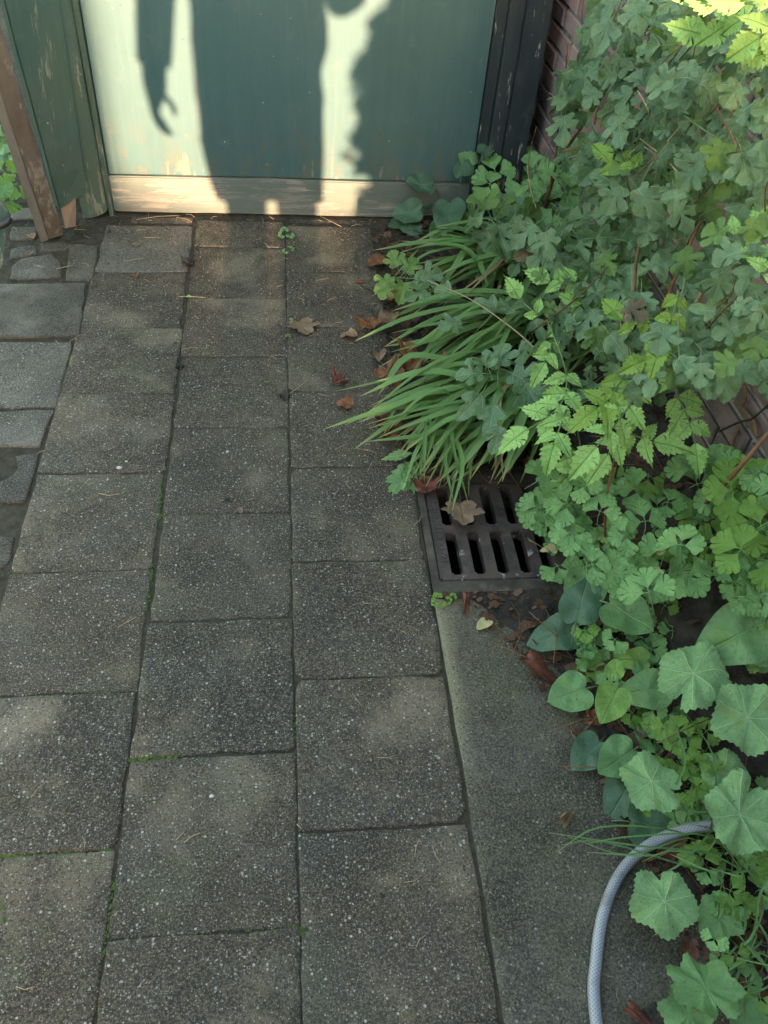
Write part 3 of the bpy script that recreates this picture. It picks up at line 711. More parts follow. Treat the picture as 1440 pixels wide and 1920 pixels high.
MAPLES = [stalked(leaf_geo(maple_outline(s), (0, .32), surf(.14+.16*(s % 3), .10+.12*(s % 4), .16, 3, s, -.12*(s % 2), .25*(s % 3-1))), ST, .011) for s in range(8)]
M3_H = [(0, .02), (.12, .0), (.26, .06), (.40, .16), (.50, .30), (.52, .42), (.42, .47), (.30, .46), (.22, .50), (.26, .62), (.27, .76), (.19, .90), (.08, .97), (0, 1)]
MAPLES += [stalked(leaf_geo(dense(mirror([(x*(.85+.1*s), y) for x, y in M3_H]), 1), (0, .36), surf(.2+.1*s, .15+.12*s, .15, 3, s+20, -.1, .2*(s-1))), ST, .011) for s in range(3)]
L_MAPLE = [leaf('leaf', g, M['maple']) for g in MAPLES]
L_MAPLE_Y = [leaf('leaf', g, M['maple_young']) for g in MAPLES[:3]]
L_MAPLE_R = [leaf('leaf', g, M['maple_red']) for g in MAPLES[3:5]]
def serrate(seed, width=.285, teeth=6, tip=1.06):
    h = [(0, 0), (.06, .005)]; q = random.Random(seed)
    tab = [(0, .25), (.10, .62), (.22, .93), (.32, 1.0), (.45, .93), (.6, .70), (.75, .40), (.88, .17), (1.0, .03)]
    def prof(y):
        for (a, wa), (b, wb) in zip(tab, tab[1:]):
            if a <= y <= b: return width*(wa+(wb-wa)*(y-a)/(b-a))
        return 0.0
    for k in range(teeth):
        y0 = .06+(k/teeth)*.78; y1 = .06+((k+.78)/teeth)*.78
        h.append((prof(y0)*q.uniform(.86, .93), y0+.01)); h.append((prof((y0+y1)/2)*1.04, (y0+y1)/2+.015)); h.append((prof(y1)*q.uniform(1.06, 1.16)+.012, y1+.048)); h.append((prof(y1)*.88, y1+.033))
    h += [(.045, .88), (.018, .95), (0, tip)]
    return mirror(h)
VINES = [stalked(leaf_geo(serrate(s), (0, .38), surf(.22+.10*(s % 3), .22+.16*(s % 2), .08, 4, s, 0, .2*(s % 3-1)), (.5, 1.0)), [(0, .01, 0), (0, -.06, 0)], .014) for s in range(6)]
L_VINE = [leaf('leaflet', g, M['vine']) for g in VINES]; L_VINE_Y = [leaf('leaflet', g, M['vine_yellow']) for g in VINES]
FAN_H = [(0, 0), (.09, .10), (.22, .22), (.38, .33), (.52, .42), (.60, .54), (.57, .67), (.48, .73), (.44, .71), (.42, .80), (.36, .88), (.25, .90), (.17, .86), (.155, .80), (.145, .90), (.10, .985), (0, 1.0)]
def fan_outline(seed):
    q = random.Random(seed); w = q.uniform(.85, 1.1)
    return mirror([(x*w+(.02*noise.noise(Vector((x*5, y*5, seed))) if x else 0), y) for x, y in FAN_H])
def columbine(seed, spread=78, leafl=1.0):
    """three fan-shaped leaflets on short stalks in one leaf"""
    q = random.Random(seed+40); vs, fs, uv = [], [], []
    for k, a in enumerate((0, spread, -spread)):
        g = leaf_geo(fan_outline(seed*3+k), (0, .5), surf(.12, .10*q.uniform(.3, 1.6), .09, 3, seed+k, .06))
        ca, sa = math.cos(R(a+q.uniform(-10, 10))), math.sin(R(a)); s = .58*q.uniform(.85, 1.1); o = len(vs); r0 = .09
        for x, y, z in g[0]:
            X, Y = x*s, y*s+r0; vs.append((X*ca+Y*sa, -X*sa+Y*ca, z*s+q.uniform(-.0, .0)-.04*(k > 0)))
        fs += [tuple(o+i for i in f) for f in g[1]]; uv += g[2]
    for pts in ([(0, 0, 0), (0, .10, 0)], [(0, 0, 0), (.09, .02, -.03)], [(0, 0, 0), (-.09, .02, -.03)], [(0, 0, 0), (0, -.12, -.12), (0, -.22, -.5)]):
        v2, f2 = tube_geo(pts, .014, 4, True, len(vs)); vs += v2; fs += f2; uv += [(5, 5.2)]*len(v2)
    return vs, fs, uv
COLS = [columbine(s) for s in range(6)]
L_COL = [leaf('leaf', g, M['columbine']) for g in COLS]; L_COL_Y = [leaf('leaf', g, M['columbine_lime']) for g in COLS]
def holly_outline(seed, lobes=5, teeth=34, depth_=.075):
    q = random.Random(seed); out = []; n = teeth*3; ph = q.uniform(-.2, .2)
    for i in range(n):
        a = -math.pi+ (i+.5)/n*2*math.pi                      # 0 = tip, +-pi = stalk notch
        notch = max(0, 1-abs(math.pi-abs(a))/.16)
        r = 1+depth_*math.cos(lobes*a*.98+ph) - .38*notch**1.5
        r *= 1+.034*(math.sin(i*2*math.pi/3+1))+.05*noise.noise(Vector((a*2.3, seed*3.1, 7))) + .02*noise.noise(Vector((math.cos(a)*2, math.sin(a)*2, seed)))
        out.append((math.sin(a)*r, math.cos(a)*r))
    return out
def holly(seed, lobes=5, depth_=.075):
    q = random.Random(seed)
    def z(x, y):
        a = math.atan2(x, y); r = math.hypot(x, y)
        return .10*r*r*(1 if seed % 2 else -1)*.8 + .035*r*math.cos(7*a) + (.30*r*noise.noise(Vector((x*1.6, y*1.6, seed)))) - .22*max(0, r-.6)**2*(1+math.sin(3*a+seed)) + .04*noise.noise(Vector((x*6, y*6, seed)))
    g = leaf_geo(holly_outline(seed, lobes, depth_=depth_), (0, 0), z, (.3, .65, 1.0))
    return stalked(g, [(0, 0, -.01), (0, -.12, -.2), (.05, -.3, -.8)], .028)
HOL = [holly(s) for s in range(5)]; L_HOL = [leaf('leaf', g, M['hollyhock']) for g in HOL]
g = holly(11, 7, .13); L_HOL_D = leaf('leaf', g, M['ovate'])
L_DAND = [leaf('leaf', stalked(leaf_geo(serrate(s+30, .17, 5), (0, .4), surf(.25, .1, .08, 4, s), (.5, 1.0)), [(0, 0, 0), (0, -.1, 0)], .02), M['ovate']) for s in range(3)]
OV_H = [(0, .04), (.05, -.02), (.15, -.06), (.27, -.03), (.36, .07), (.41, .22), (.405, .40), (.34, .60), (.23, .78), (.11, .92), (.03, .985), (0, 1)]
def ovate(seed, round_=1.0):
    g = leaf_geo(dense(mirror([(x*round_*(1+.06*noise.noise(Vector((y*4, seed, 0)))), y) for x, y in OV_H]), 2), (0, .42), surf(.12, .14*(seed % 3), .12, 3, seed, .12*(seed % 2)), (.35, .7, 1.0))
    return stalked(g, [(0, .05, 0), (0, -.2, -.1), (.03, -.4, -.35)], .018)
OVS = [ovate(s, (.95, 1.15, 1.0, 1.25)[s]) for s in range(4)]
L_OV = [leaf('leaf', g, M['ovate']) for g in OVS]; L_OV_D = [leaf('leaf', g, M['ovate_dark']) for g in OVS]; L_OV_Y = [leaf('leaf', g, M['ovate_yellow']) for g in OVS]
def strap_mesh(pts, width, mat, name='blade', fold=.35, n=11, up_hint=Vector((0, 0, 1)), droop_twist=0.0):
    s = spline(pts, max(2, n//(len(pts)-1))); m = len(s); vs, fs, uv = [], [], []; c = s[0].copy()
    for i, p in enumerate(s):
        t = i/(m-1); tg = (s[min(i+1, m-1)]-s[max(i-1, 0)]).normalized(); sd = tg.cross(up_hint)
        sd = sd.normalized() if sd.length > 1e-4 else Vector((1, 0, 0)); nn = sd.cross(tg)
        if droop_twist: sd = (Matrix.Rotation(droop_twist*t, 3, tg) @ sd); nn = sd.cross(tg)
        w = width*.5*min(1, (.62+t*2.0))*(1-max(0, (t-.62)/.38)**2.2)+.0004
        for k in (-1, 0, 1):
            q = p-c+sd*(k*w)+nn*(abs(k)*w*fold); vs.append(q); uv.append(((k+1)*.5, t))
    for i in range(m-1):
        for k in range(2): fs.append((i*3+k, i*3+k+1, (i+1)*3+k+1, (i+1)*3+k))
    return mesh(name, vs, fs, mat, True, uv), c
def imgdir(ang): return RT*math.cos(R(ang)) + UP*math.sin(R(ang))        # direction in the picture, degrees anticlockwise from right
def tipdir(P, n, ang):
    w = imgdir(ang); d = (P-CP).normalized(); k = d.dot(n)
    return w - d*(w.dot(n)/k if abs(k) > .25 else 0)
def put(parent, me, P, n, ang, px, name='leaf', maxs=1.35):
    """set a leaf at P facing n, its tip pointing as seen from the path, px long at photo scale"""
    t = tipdir(P, n, ang); s = px*depth(P)/CF*min(maxs, max(.8, t.length))
    return link(name, me, parent, frame(P, n, t, s, px*depth(P)/CF*1.0 if s > 0 else None))
def toward(P, up_=.5, side=0.0, jit=.25):
    d = (CP-P).normalized(); return (d*(1-up_) + Vector((side, 0, up_)) + Vector((rnd.gauss(0, jit), rnd.gauss(0, jit), rnd.gauss(0, jit*.6)))).normalized()
def inside(pt, poly):
    x, y = pt; c = False; j = len(poly)-1
    for i in range(len(poly)):
        xi, yi = poly[i]; xj, yj = poly[j]
        if (yi > y) != (yj > y) and x < (xj-xi)*(y-yi)/(yj-yi)+xi: c = not c
        j = i
    return c

# ------------------------------------------------------------------ field maples trained along the wall
def maple_plant(label, root, branches, poly, count, xr, pxr, young=.06, red=.03, seed=1, skip=()):
    q = random.Random(seed); pl = empty('field_maple', root, label, 'shrub', 'field maples growing up the wall')
    for b in branches: tube('branch', b[0], b[1], M[b[2]], pl, 6)
    us = [p[0] for p in poly]; vs_ = [p[1] for p in poly]; k = 0; tries = 0; pts = []
    for _ in range(count//9):
        u, v = q.uniform(min(us), max(us)), q.uniform(min(vs_), max(vs_))
        if not inside((u, v), poly): continue
        x = q.uniform(xr[0]-.01, xr[0]+.08); a = q.gauss(1.0, .6); L = q.uniform(45, 130); du, dv = math.cos(a)*L, -math.sin(a)*L; bw = q.uniform(-12, 12)
        tube('branch', [at(u, v, x=x+.04), at(u+du*.5+bw, v+dv*.5+bw, x=x+.01), at(u+du, v+dv, x=x)], (q.uniform(.0012, .0022), .0009), M[q.choice(('stem_straw', 'stem_red', 'stem_brown', 'stem_green'))], pl, 5)
    while k < count and tries < count*60:
        tries += 1
        u, v = q.uniform(min(us), max(us)), q.uniform(min(vs_), max(vs_))
        if not inside((u, v), poly): continue
        lay = k/count                                            # inner leaves first, outer last
        x = xr[1]-(xr[1]-xr[0])*(lay**1.3)+q.uniform(-.03, .03)
        P = at(u, v, x=x)
        if P.z < .03: P = at(u, v, z=q.uniform(.04, .16))
        if any((P-o).length < .022 for o in pts): continue
        pts.append(P)
        n = toward(P, .42, -.15, .32); px = q.uniform(*pxr)
        r = q.random(); me = q.choice(L_MAPLE_Y) if r < young else q.choice(L_MAPLE_R) if r < young+red else q.choice(L_MAPLE)
        put(pl, me, P, n, q.gauss(-95, 55), px*(.75+.25*lay))
        k += 1
    return pl
P1 = [(1085, -20), (1100, 60), (1055, 120), (1035, 190), (1062, 250), (1010, 300), (1085, 330), (1110, 400), (1060, 470), (1150, 640), (1440, 640), (1460, 480), (1460, -20)]
P2 = [(1000, 330), (1100, 400), (1130, 470), (1240, 560), (1440, 560), (1460, 730), (1400, 700), (1350, 740), (1290, 690), (1200, 760), (1060, 720), (1020, 560), (880, 480), (900, 400)]
maple_plant('tall blue green field maple covering the brick wall, upper right', (.84, 1.5, .02),
    [([(.85, 1.55, .0), (.83, 1.45, .35), (.81, 1.2, .62), (.8, .9, .95)], (.007, .003), 'stem_brown'), ([(.84, 1.5, .25), (.78, 1.35, .55), (.74, 1.3, .75)], (.004, .002), 'stem_red'),
     ([at(1320, 290, x=0.770), at(1345, 250, x=0.750), at(1388, 190, x=0.730)], (.003, .002), 'stem_straw'), ([at(1195, 330, x=0.710), at(1260, 255, x=0.730), at(1300, 210, x=0.770)], (.0015, .0012), 'stem_straw'),
     ([at(1110, 72, x=0.770), at(1180, 20, x=0.790), at(1230, -20, x=0.810)], (.002, .0015), 'stem_brown'), ([at(1050, 285, x=0.730), at(1100, 275, x=0.740), at(1180, 255, x=0.770)], (.002, .0015), 'stem_red')],
    P1, 298, (.66, .85), (30, 64), .08, .01, 11)
maple_plant('second field maple layered over the wall maple towards the right edge', (.84, .9, .15),
    [([(.85, .95, .15), (.80, .85, .5), (.74, .7, .85)], (.005, .002), 'stem_brown'), ([at(1400, 330, x=.70), at(1370, 250, x=.71), at(1330, 180, x=.72)], (.0018, .001), 'stem_red'), ([at(1290, 350, x=.69), at(1250, 300, x=.70), at(1200, 260, x=.72)], (.0018, .001), 'stem_straw')],
    [(1110, 20), (1460, 60), (1460, 500), (1250, 540), (1120, 420), (1080, 300)], 175, (.64, .80), (28, 60), .10, .01, 57)
maple_plant('lower blue green field maple sprawling between the strap leaved tufts and the wall', (.82, 1.15, .02),
    [([at(1215, 670, x=0.710), at(1250, 560, x=0.710), at(1312, 418, x=0.730)], (.0035, .0022), 'stem_red'), ([at(1186, 590, x=0.670), at(1192, 500, x=0.670), at(1198, 462, x=0.670)], (.0035, .003), 'stem_brown'),
     ([at(1198, 462, x=0.670), at(1235, 440, x=0.690)], .002, 'stem_straw'), ([at(1000, 620, x=0.610), at(1080, 560, x=0.630), at(1140, 500, x=0.670)], (.0025, .0015), 'stem_brown'),
     ([at(1250, 690, x=0.800), at(1310, 560, x=0.800), at(1345, 505, x=0.800)], (.006, .004), 'stem_straw'), ([at(1222, 740, x=0.790), at(1262, 690, x=0.800)], (.008, .006), 'stem_straw'), ([at(1380, 460, x=0.820), at(1420, 405, x=0.820)], (.005, .004), 'stem_straw'),
     ([at(1340, 610, x=0.820), at(1385, 660, x=0.830), at(1420, 700, x=0.840)], (.002, .0015), 'stem_red'), ([(.85, 1.2, .1), (.83, 1.0, .25), (.82, .9, .4)], (.005, .003), 'stem_brown')],
    P2, 215, (.60, .83), (26, 62), .12, .025, 23)
# runner with small grey green leaves lying over the strap leaves
run = empty('field_maple', (.72, .95, .1), 'thin runner with small blue grey lobed leaves lying over the strap leaves', 'shrub', 'field maples growing up the wall')
tube('branch', [at(1010, 660, z=.24), at(960, 615, z=.26), at(880, 560, z=.25), at(800, 525, z=.22)], (.0018, .001), M['stem_straw'], run, 5)
for u, v, a, px in ((800, 545, 200, 42), (845, 548, 160, 34), (865, 605, 190, 42), (930, 580, 150, 46), (950, 590, 60, 40), (985, 580, 40, 45), (1000, 600, 300, 40), (990, 640, 250, 45), (905, 700, 180, 52), (935, 690, 80, 52), (960, 700, 330, 60), (985, 720, 300, 66), (900, 740, 230, 58), (925, 760, 260, 60), (1000, 700, 20, 55), (940, 800, 250, 55), (915, 690, 120, 40)):
    P = at(u, v, z=.25+rnd.uniform(-.03, .02)); put(run, rnd.choice(L_MAPLE), P, toward(P, .55, 0, .3), a, px)
br = empty('field_maple', at(800, 530, z=0), 'lime and pale green lobed sprig at the left tip of the strap leaves', 'shrub', 'field maples growing up the wall')
for u, v, a, px, y_ in ((745, 500, 110, 34, 1), (735, 520, 215, 42, 1), (762, 512, 60, 40, 1), (778, 515, 330, 48, 0), (760, 530, 250, 36, 1), (790, 525, 20, 44, 0), (728, 535, 240, 30, 1)):
    P = at(u, v, z=.16); put(br, rnd.choice(L_MAPLE_Y if y_ else L_MAPLE), P, toward(P, .5, 0, .25), a, px)
tube('branch', [at(735, 520, z=.15), at(790, 525, z=.16), at(850, 545, z=.15)], (.0015, .001), M['stem_green'], br, 5)
# yellowish cluster above the strap leaves
yc = empty('field_maple', at(940, 440, z=0), 'yellow edged lobed leaf cluster standing above the strap leaved tufts', 'shrub', 'field maples growing up the wall')
tube('branch', [at(985, 560, z=.02), at(980, 500, z=.16), at(945, 420, z=.30)], (.003, .0015), M['stem_brown'], yc, 5)
for u, v, a, px, y_ in ((915, 395, 120, 50, 1), (905, 410, 180, 48, 0), (935, 400, 60, 46, 1), (950, 425, 320, 52, 0), (925, 425, 250, 44, 0), (975, 415, 30, 50, 1), (1000, 430, 330, 58, 0), (1005, 450, 250, 60, 0), (960, 450, 200, 44, 1), (985, 470, 260, 46, 1), (935, 445, 290, 40, 0), (1020, 440, 60, 50, 0)):
    P = at(u, v, z=.27+rnd.uniform(-.05, .03)); put(yc, rnd.choice(L_MAPLE_Y if y_ else L_MAPLE), P, toward(P, .5, 0, .28), a, px)

# ------------------------------------------------------------------ trumpet vines: toothed leaflets in pairs along a stalk
vine_n = [0]
def frond(vine, pts, pairs, px, zs, yellow=False, term=1.35, start=.12, xpl=None, sag=.35):
    """pts: stalk in the picture; zs: height (or wall distance) from first to last point"""
    P = []
    for i, (u, v) in enumerate(pts):
        w = zs[0]+(zs[1]-zs[0])*i/(len(pts)-1); P.append(at(u, v, x=w) if xpl else spot(u, v, w))
    st = tube('leaf_stalk', P, (.0022, .0012), M['stem_green'], vine, 5)
    S = spline(P, 8) if len(P) > 2 else [P[0].lerp(P[1], k/8) for k in range(9)]
    ms = L_VINE_Y if yellow else L_VINE
    for k in range(pairs):
        t = start+(1-start)*(k/max(1, pairs)); i = min(len(S)-2, int(t*(len(S)-1))); Q = S[i]; d = (S[i+1]-S[i]).normalized()
        ang = math.degrees(math.atan2(d.dot(UP), d.dot(RT)))
        for s in (1, -1):
            n = toward(Q, sag, 0, .22); z = px*.94*rnd.uniform(.85, 1.1)*(1 if 0 < k else .85)
            put(st, rnd.choice(ms), Q+Vector((0, 0, rnd.uniform(-.004, .006))), n, ang+s*rnd.uniform(48, 68), z, 'leaflet')
    d = (S[-1]-S[-3]).normalized(); ang = math.degrees(math.atan2(d.dot(UP), d.dot(RT)))
    put(st, rnd.choice(ms), S[-1], toward(S[-1], sag, 0, .1), ang, px*term, 'leaflet')
v1 = empty('trumpet_vine', at(1240, 900, z=0), 'bright green trumpet vine with toothed leaflets fanning out above the grate plants', 'vine', 'trumpet vines')
frond(v1, [(1252, 700), (1272, 745), (1290, 785), (1304, 832)], 4, 55, (.46, .40), term=1.15)
frond(v1, [(1198, 722), (1180, 760), (1150, 800), (1118, 838)], 4, 58, (.50, .43))
frond(v1, [(1165, 712), (1145, 745), (1120, 765)], 3, 56, (.50, .46), True)
frond(v1, [(1160, 805), (1205, 822), (1226, 828)], 2, 56, (.42, .40))
frond(v1, [(1185, 810), (1155, 830), (1140, 852)], 2, 52, (.38, .36))
tube('stem', [at(1150, 910, z=.06), at(1165, 840, z=.30), at(1195, 740, z=.46), at(1215, 660, z=.5)], (.003, .002), M['stem_brown'], v1, 6)
v2 = empty('trumpet_vine', at(1090, 900, z=0), 'yellow green trumpet vine shoot at the left, hanging over the strap leaves', 'vine', 'trumpet vines')
frond(v2, [(1062, 690), (1060, 740), (1035, 775), (990, 805)], 4, 55, (.42, .36), False)
frond(v2, [(1075, 730), (1050, 800), (1040, 830)], 3, 48, (.40, .36))
frond(v2, [(1085, 845), (1075, 875), (1060, 895)], 2, 46, (.28, .22))
tube('stem', [at(1100, 900, z=.02), at(1062, 700, z=.42), at(1025, 600, z=.46)], (.0025, .0014), M['stem_green'], v2, 6)
v3 = empty('trumpet_vine', at(1260, 760, z=0), 'trumpet vine sprays with lime leaflets in front of the maple, mid height', 'vine', 'trumpet vines')
frond(v3, [(1272, 545), (1262, 590), (1247, 625), (1240, 645)], 3, 48, (.63, .61), True, xpl=1)
frond(v3, [(1215, 600), (1190, 608), (1165, 600)], 2, 46, (.65, .63), True, xpl=1)
frond(v3, [(1260, 665), (1230, 668), (1212, 675)], 2, 46, (.63, .61), True, xpl=1)
tube('stem', [at(1275, 690, x=0.630), at(1272, 600, x=0.630), at(1285, 520, x=0.650)], (.002, .0015), M['stem_green'], v3, 6)
v4 = empty('trumpet_vine', at(1440, 700, z=0), 'trumpet vine spray with two rows of green leaflets at the right edge, mid height', 'vine', 'trumpet vines')
frond(v4, [(1470, 548), (1440, 505), (1405, 475), (1378, 440)], 4, 50, (.68, .68), xpl=1, term=.85)
frond(v4, [(1475, 470), (1450, 440), (1430, 425)], 2, 46, (.71, .71), xpl=1)
v5 = empty('trumpet_vine', at(1100, 700, z=0), 'trumpet vine spray with bright leaflets arching left above the strap leaves', 'vine', 'trumpet vines')
frond(v5, [(1160, 535), (1110, 530), (1060, 533), (1030, 528)], 4, 46, (.42, .38), term=1.25)
frond(v5, [(1120, 560), (1085, 575), (1068, 590)], 2, 46, (.38, .36))
frond(v5, [(1010, 590), (990, 575), (975, 560)], 1, 40, (.34, .34))
frond(v5, [(1035, 640), (1030, 665), (1022, 680)], 2, 40, (.34, .32))
tube('stem', [at(1095, 690, z=.10), at(1120, 600, z=.34), at(1165, 535, z=.42)], (.002, .0015), M['stem_green'], v5, 6)
v6 = empty('trumpet_vine', at(1440, 300, x=0.820), 'sunlit yellow green trumpet vine spray hanging into the top right corner', 'vine', 'trumpet vines')
frond(v6, [(1470, 2), (1405, 6), (1350, 2), (1312, 6)], 3, 82, (.56, .54), False, xpl=1, term=1.35, sag=.05)
frond(v6, [(1400, 30), (1365, 45), (1325, 68)], 2, 76, (.60, .58), False, xpl=1, term=1.1, sag=.05)
frond(v6, [(1480, 30), (1450, 50), (1425, 70)], 2, 74, (.60, .58), False, xpl=1, term=1.2, sag=.05)
frond(v6, [(1500, 60), (1470, 85), (1450, 95)], 2, 70, (.62, .60), False, xpl=1, term=1.1, sag=.05)
v7 = empty('trumpet_vine', at(1180, 400, z=0), 'small lime trumpet vine shoot against the maple, left of the wall stems', 'vine', 'trumpet vines')
frond(v7, [(1190, 318), (1165, 310), (1145, 305)], 2, 44, (.68, .66), True, xpl=1)

# ------------------------------------------------------------------ columbines
def columbine_clump(label, spots, zr, pxr, lime=.1, root=None, seed=0):
    q = random.Random(seed); c = empty('columbine', root or at(*spots[0][:2], z=0), label, 'columbine', 'columbine clumps')
    for sp in spots:
        u, v = sp[:2]; P = spot(u, v, q.uniform(*zr)); me = q.choice(L_COL_Y if q.random() < lime else L_COL)
        put(c, me, P, toward(P, .55, 0, .2), sp[2] if len(sp) > 2 else q.uniform(0, 360), (sp[3] if len(sp) > 3 else q.uniform(*pxr)))
    return c
def scatter(poly, n, gap, seed):
    q = random.Random(seed); out = []; us = [p[0] for p in poly]; vs_ = [p[1] for p in poly]; k = 0
    while len(out) < n and k < n*80:
        k += 1; p = (q.uniform(min(us), max(us)), q.uniform(min(vs_), max(vs_)))
        if inside(p, poly) and all(math.hypot(p[0]-a, p[1]-b) > gap for a, b in out): out.append(p)
    return out
columbine_clump('columbine clump at the foot of the black door post', [(960, 325, 90), (920, 345, 160), (1000, 320, 20), (1020, 350, 330), (950, 365, 250), (1045, 330, 60), (985, 345, 290), (930, 325, 110), (1010, 365, 240), (1060, 360, 20), (975, 310, 60), (1040, 385, 300)], (.16, .28), (60, 72), 0, at(985, 400, z=0), 1)
columbine_clump('grey green columbine clump between the grate and the vine sprays', scatter([(1000, 880), (1130, 900), (1260, 880), (1290, 960), (1230, 1060), (1130, 1080), (1060, 1010), (1000, 960)], 34, 24, 2), (.05, .28), (52, 74), .08, at(1150, 1020, z=0), 2)
columbine_clump('tall lime tinted columbine clump at the right edge below the bare wall', [(1410, 980, 200), (1390, 1030, 160), (1435, 905, 120), (1430, 990, 30), (1400, 905, 100), (1375, 920, 180), (1440, 1050, 330)], (.34, .42), (88, 104), .95, at(1420, 1040, z=0), 3)
columbine_clump('dense columbine clump spreading below the dry brown vine stem', scatter([(1250, 890), (1380, 860), (1460, 900), (1460, 1130), (1380, 1120), (1300, 1080), (1220, 1130), (1150, 1080), (1230, 1040)], 46, 27, 4), (.06, .32), (62, 88), .10, at(1330, 1080, z=0), 4)
columbine_clump('small columbine plants under the ovate leaves by the soil edge', scatter([(1090, 1180), (1200, 1150), (1300, 1120), (1290, 1200), (1180, 1240), (1100, 1250)], 22, 22, 5), (.02, .10), (40, 58), .1, at(1180, 1200, z=0), 5)
columbine_clump('pale lime columbine seedlings between the round hollyhock leaves', scatter([(1230, 1360), (1340, 1370), (1330, 1440), (1300, 1540), (1250, 1400)], 16, 20, 6), (.05, .12), (34, 46), 1.0, at(1290, 1420, z=0), 6)
columbine_clump('young columbine beside the hose, below the round leaves', [(1315, 1610, 100, 62), (1325, 1630, 250, 50), (1400, 1620, 30, 64), (1380, 1690, 290, 66), (1420, 1570, 60, 60), (1360, 1700, 200, 50), (1340, 1760, 250, 40), (1380, 1790, 300, 46), (1400, 1840, 10, 50), (1425, 1870, 280, 52), (1350, 1790, 130, 34)], (.04, .10), (50, 60), .55, at(1350, 1660, z=0), 7)
columbine_clump('columbine clump behind the leaning grey timber at the far left', [(10, 255), (25, 300), (5, 320), (30, 345), (8, 290), (38, 300), (20, 370), (-10, 340), (-15, 270)], (.10, .22), (46, 60), .5, at(-20, 350, z=0), 8)
columbine_clump('low clover like columbine filling the soil under the round leaves', scatter([(1100, 1260), (1440, 1150), (1460, 1500), (1440, 1720), (1380, 1720), (1290, 1560), (1200, 1520), (1230, 1400)], 60, 22, 12), (.02, .07), (34, 58), .3, at(1330, 1450, z=0), 12)
columbine_clump('columbine leaves leaning over the right hand slots of the grate', [(1050, 960), (1075, 985), (1060, 1020), (1085, 1050), (1045, 1060), (1020, 965), (1090, 1010), (1000, 945), (1070, 935), (1100, 1080), (1030, 930)], (.03, .10), (52, 66), .1, at(1090, 1010, z=0), 13)
columbine_clump('small columbine shoots in the dark gap above the very large veined leaf', scatter([(1200, 1100), (1440, 1090), (1440, 1180), (1330, 1190), (1220, 1160)], 20, 24, 14), (.05, .14), (40, 62), .25, at(1320, 1140, z=0), 14)
columbine_clump('seedlings rooted in the joint below the green door', [(533, 432, 90, 13), (543, 440, 300, 14), (528, 440, 200, 12), (545, 466, 10, 12), (535, 470, 200, 11), (545, 600, 20, 8), (540, 630, 90, 8), (354, 557, 90, 7)], (.008, .02), (20, 24), .3, at(536, 450, z=0), 9)
columbine_clump('yellowish weed in the corner of the drain frame', [(820, 1122, 120, 18), (840, 1126, 20, 15), (815, 1130, 220, 14), (850, 1118, 60, 12), (828, 1132, 290, 13)], (.008, .02), (20, 24), 1.0, at(828, 1128, z=0), 10)

# ------------------------------------------------------------------ hollyhocks: big round leaves (pixel width = leaf width)
def holly_plant(label, leaves, root):
    h = empty('hollyhock', root, label, 'hollyhock', 'hollyhocks along the bed')
    for k, (u, v, rad, ang, z, me) in enumerate(leaves):
        P = spot(u, v, z); put(h, me, P, toward(P, .6, 0, .20), ang, rad)
    return h
holly_plant('pair of round hollyhock leaves above the dark ovate leaves', [(1300, 1262, 62, 60, .20, L_HOL[0]), (1402, 1345, 66, 200, .20, L_HOL[1]), (1438, 1200, 50, 30, .16, L_HOL[2])], at(1340, 1420, z=0))
holly_plant('round hollyhock leaves clustered just above the hose', [(1222, 1465, 60, 160, .13, L_HOL[2]), (1388, 1528, 66, 250, .16, L_HOL[3]), (1358, 1448, 44, 80, .10, L_HOL[4]), (1300, 1520, 38, 300, .05, L_HOL[1])], at(1330, 1530, z=0))
holly_plant('single round hollyhock leaf lying over the edge slab inside the hose bend', [(1246, 1690, 64, 280, .08, L_HOL[4])], at(1290, 1620, z=0))
holly_plant('darker scalloped hollyhock leaves at the bottom right corner', [(1322, 1850, 66, 120, .09, L_HOL_D), (1290, 1905, 50, 220, .06, L_HOL_D), (1400, 1915, 44, 310, .06, L_HOL_D), (1348, 1720, 44, 280, .04, L_HOL_D)], at(1370, 1880, z=0))

# ------------------------------------------------------------------ ovate leaved plants
def ovate_plant(label, leaves, root):
    h = empty('broad_leaved_plant', root, label, 'plant', 'broad leaved plants at the soil edge')
    for u, v, px, ang, z, me in leaves:
        P = spot(u, v, z); put(h, me, P, toward(P, .6, 0, .12), ang, px)
ovate_plant('broad leaved plant with dull grey and holed green leaves next to the soil patch', [(1080, 1165, 100, 255+180, .10, L_OV_D[0]), (1100, 1070, 95, 265, .14, L_OV[2]), (1085, 1180, 96, 190, .05, L_OV_D[2]), (1140, 1130, 98, 330, .13, L_OV[1])], at(1130, 1180, z=0))
ovate_plant('broad leaved plant with one very large veined leaf at the right edge', [(1440, 1165, 145, 205, .14, L_OV[2]), (1330, 1190, 60, 200, .08, L_OV_D[1])], at(1440, 1250, z=0))
ovate_plant('broad leaved plant with yellow edged heart leaves beside the wet edge slab', [(1158, 1290, 70, 245, .10, L_OV_Y[1]), (1150, 1270, 36, 80, .10, L_OV_Y[3]), (1252, 1290, 92, 185, .09, L_OV[2]), (1100, 1290, 78, 200, .05, L_OV[3]), (1215, 1240, 62, 170, .07, L_OV_Y[2]), (1130, 1240, 70, 210, .03, L_OV_Y[0])], at(1190, 1320, z=0))
ovate_plant('broad leaved plant with dark round leaves hugging the edge slab', [(1125, 1390, 72, 225, .03, L_OV_D[1]), (1188, 1405, 80, 215, .06, L_OV[3]), (1190, 1450, 96, 240, .04, L_OV_D[2]), (1180, 1540, 88, 350, .02, L_OV_D[3]), (1270, 1375, 70, 160, .05, L_OV_Y[2])], at(1200, 1440, z=0))
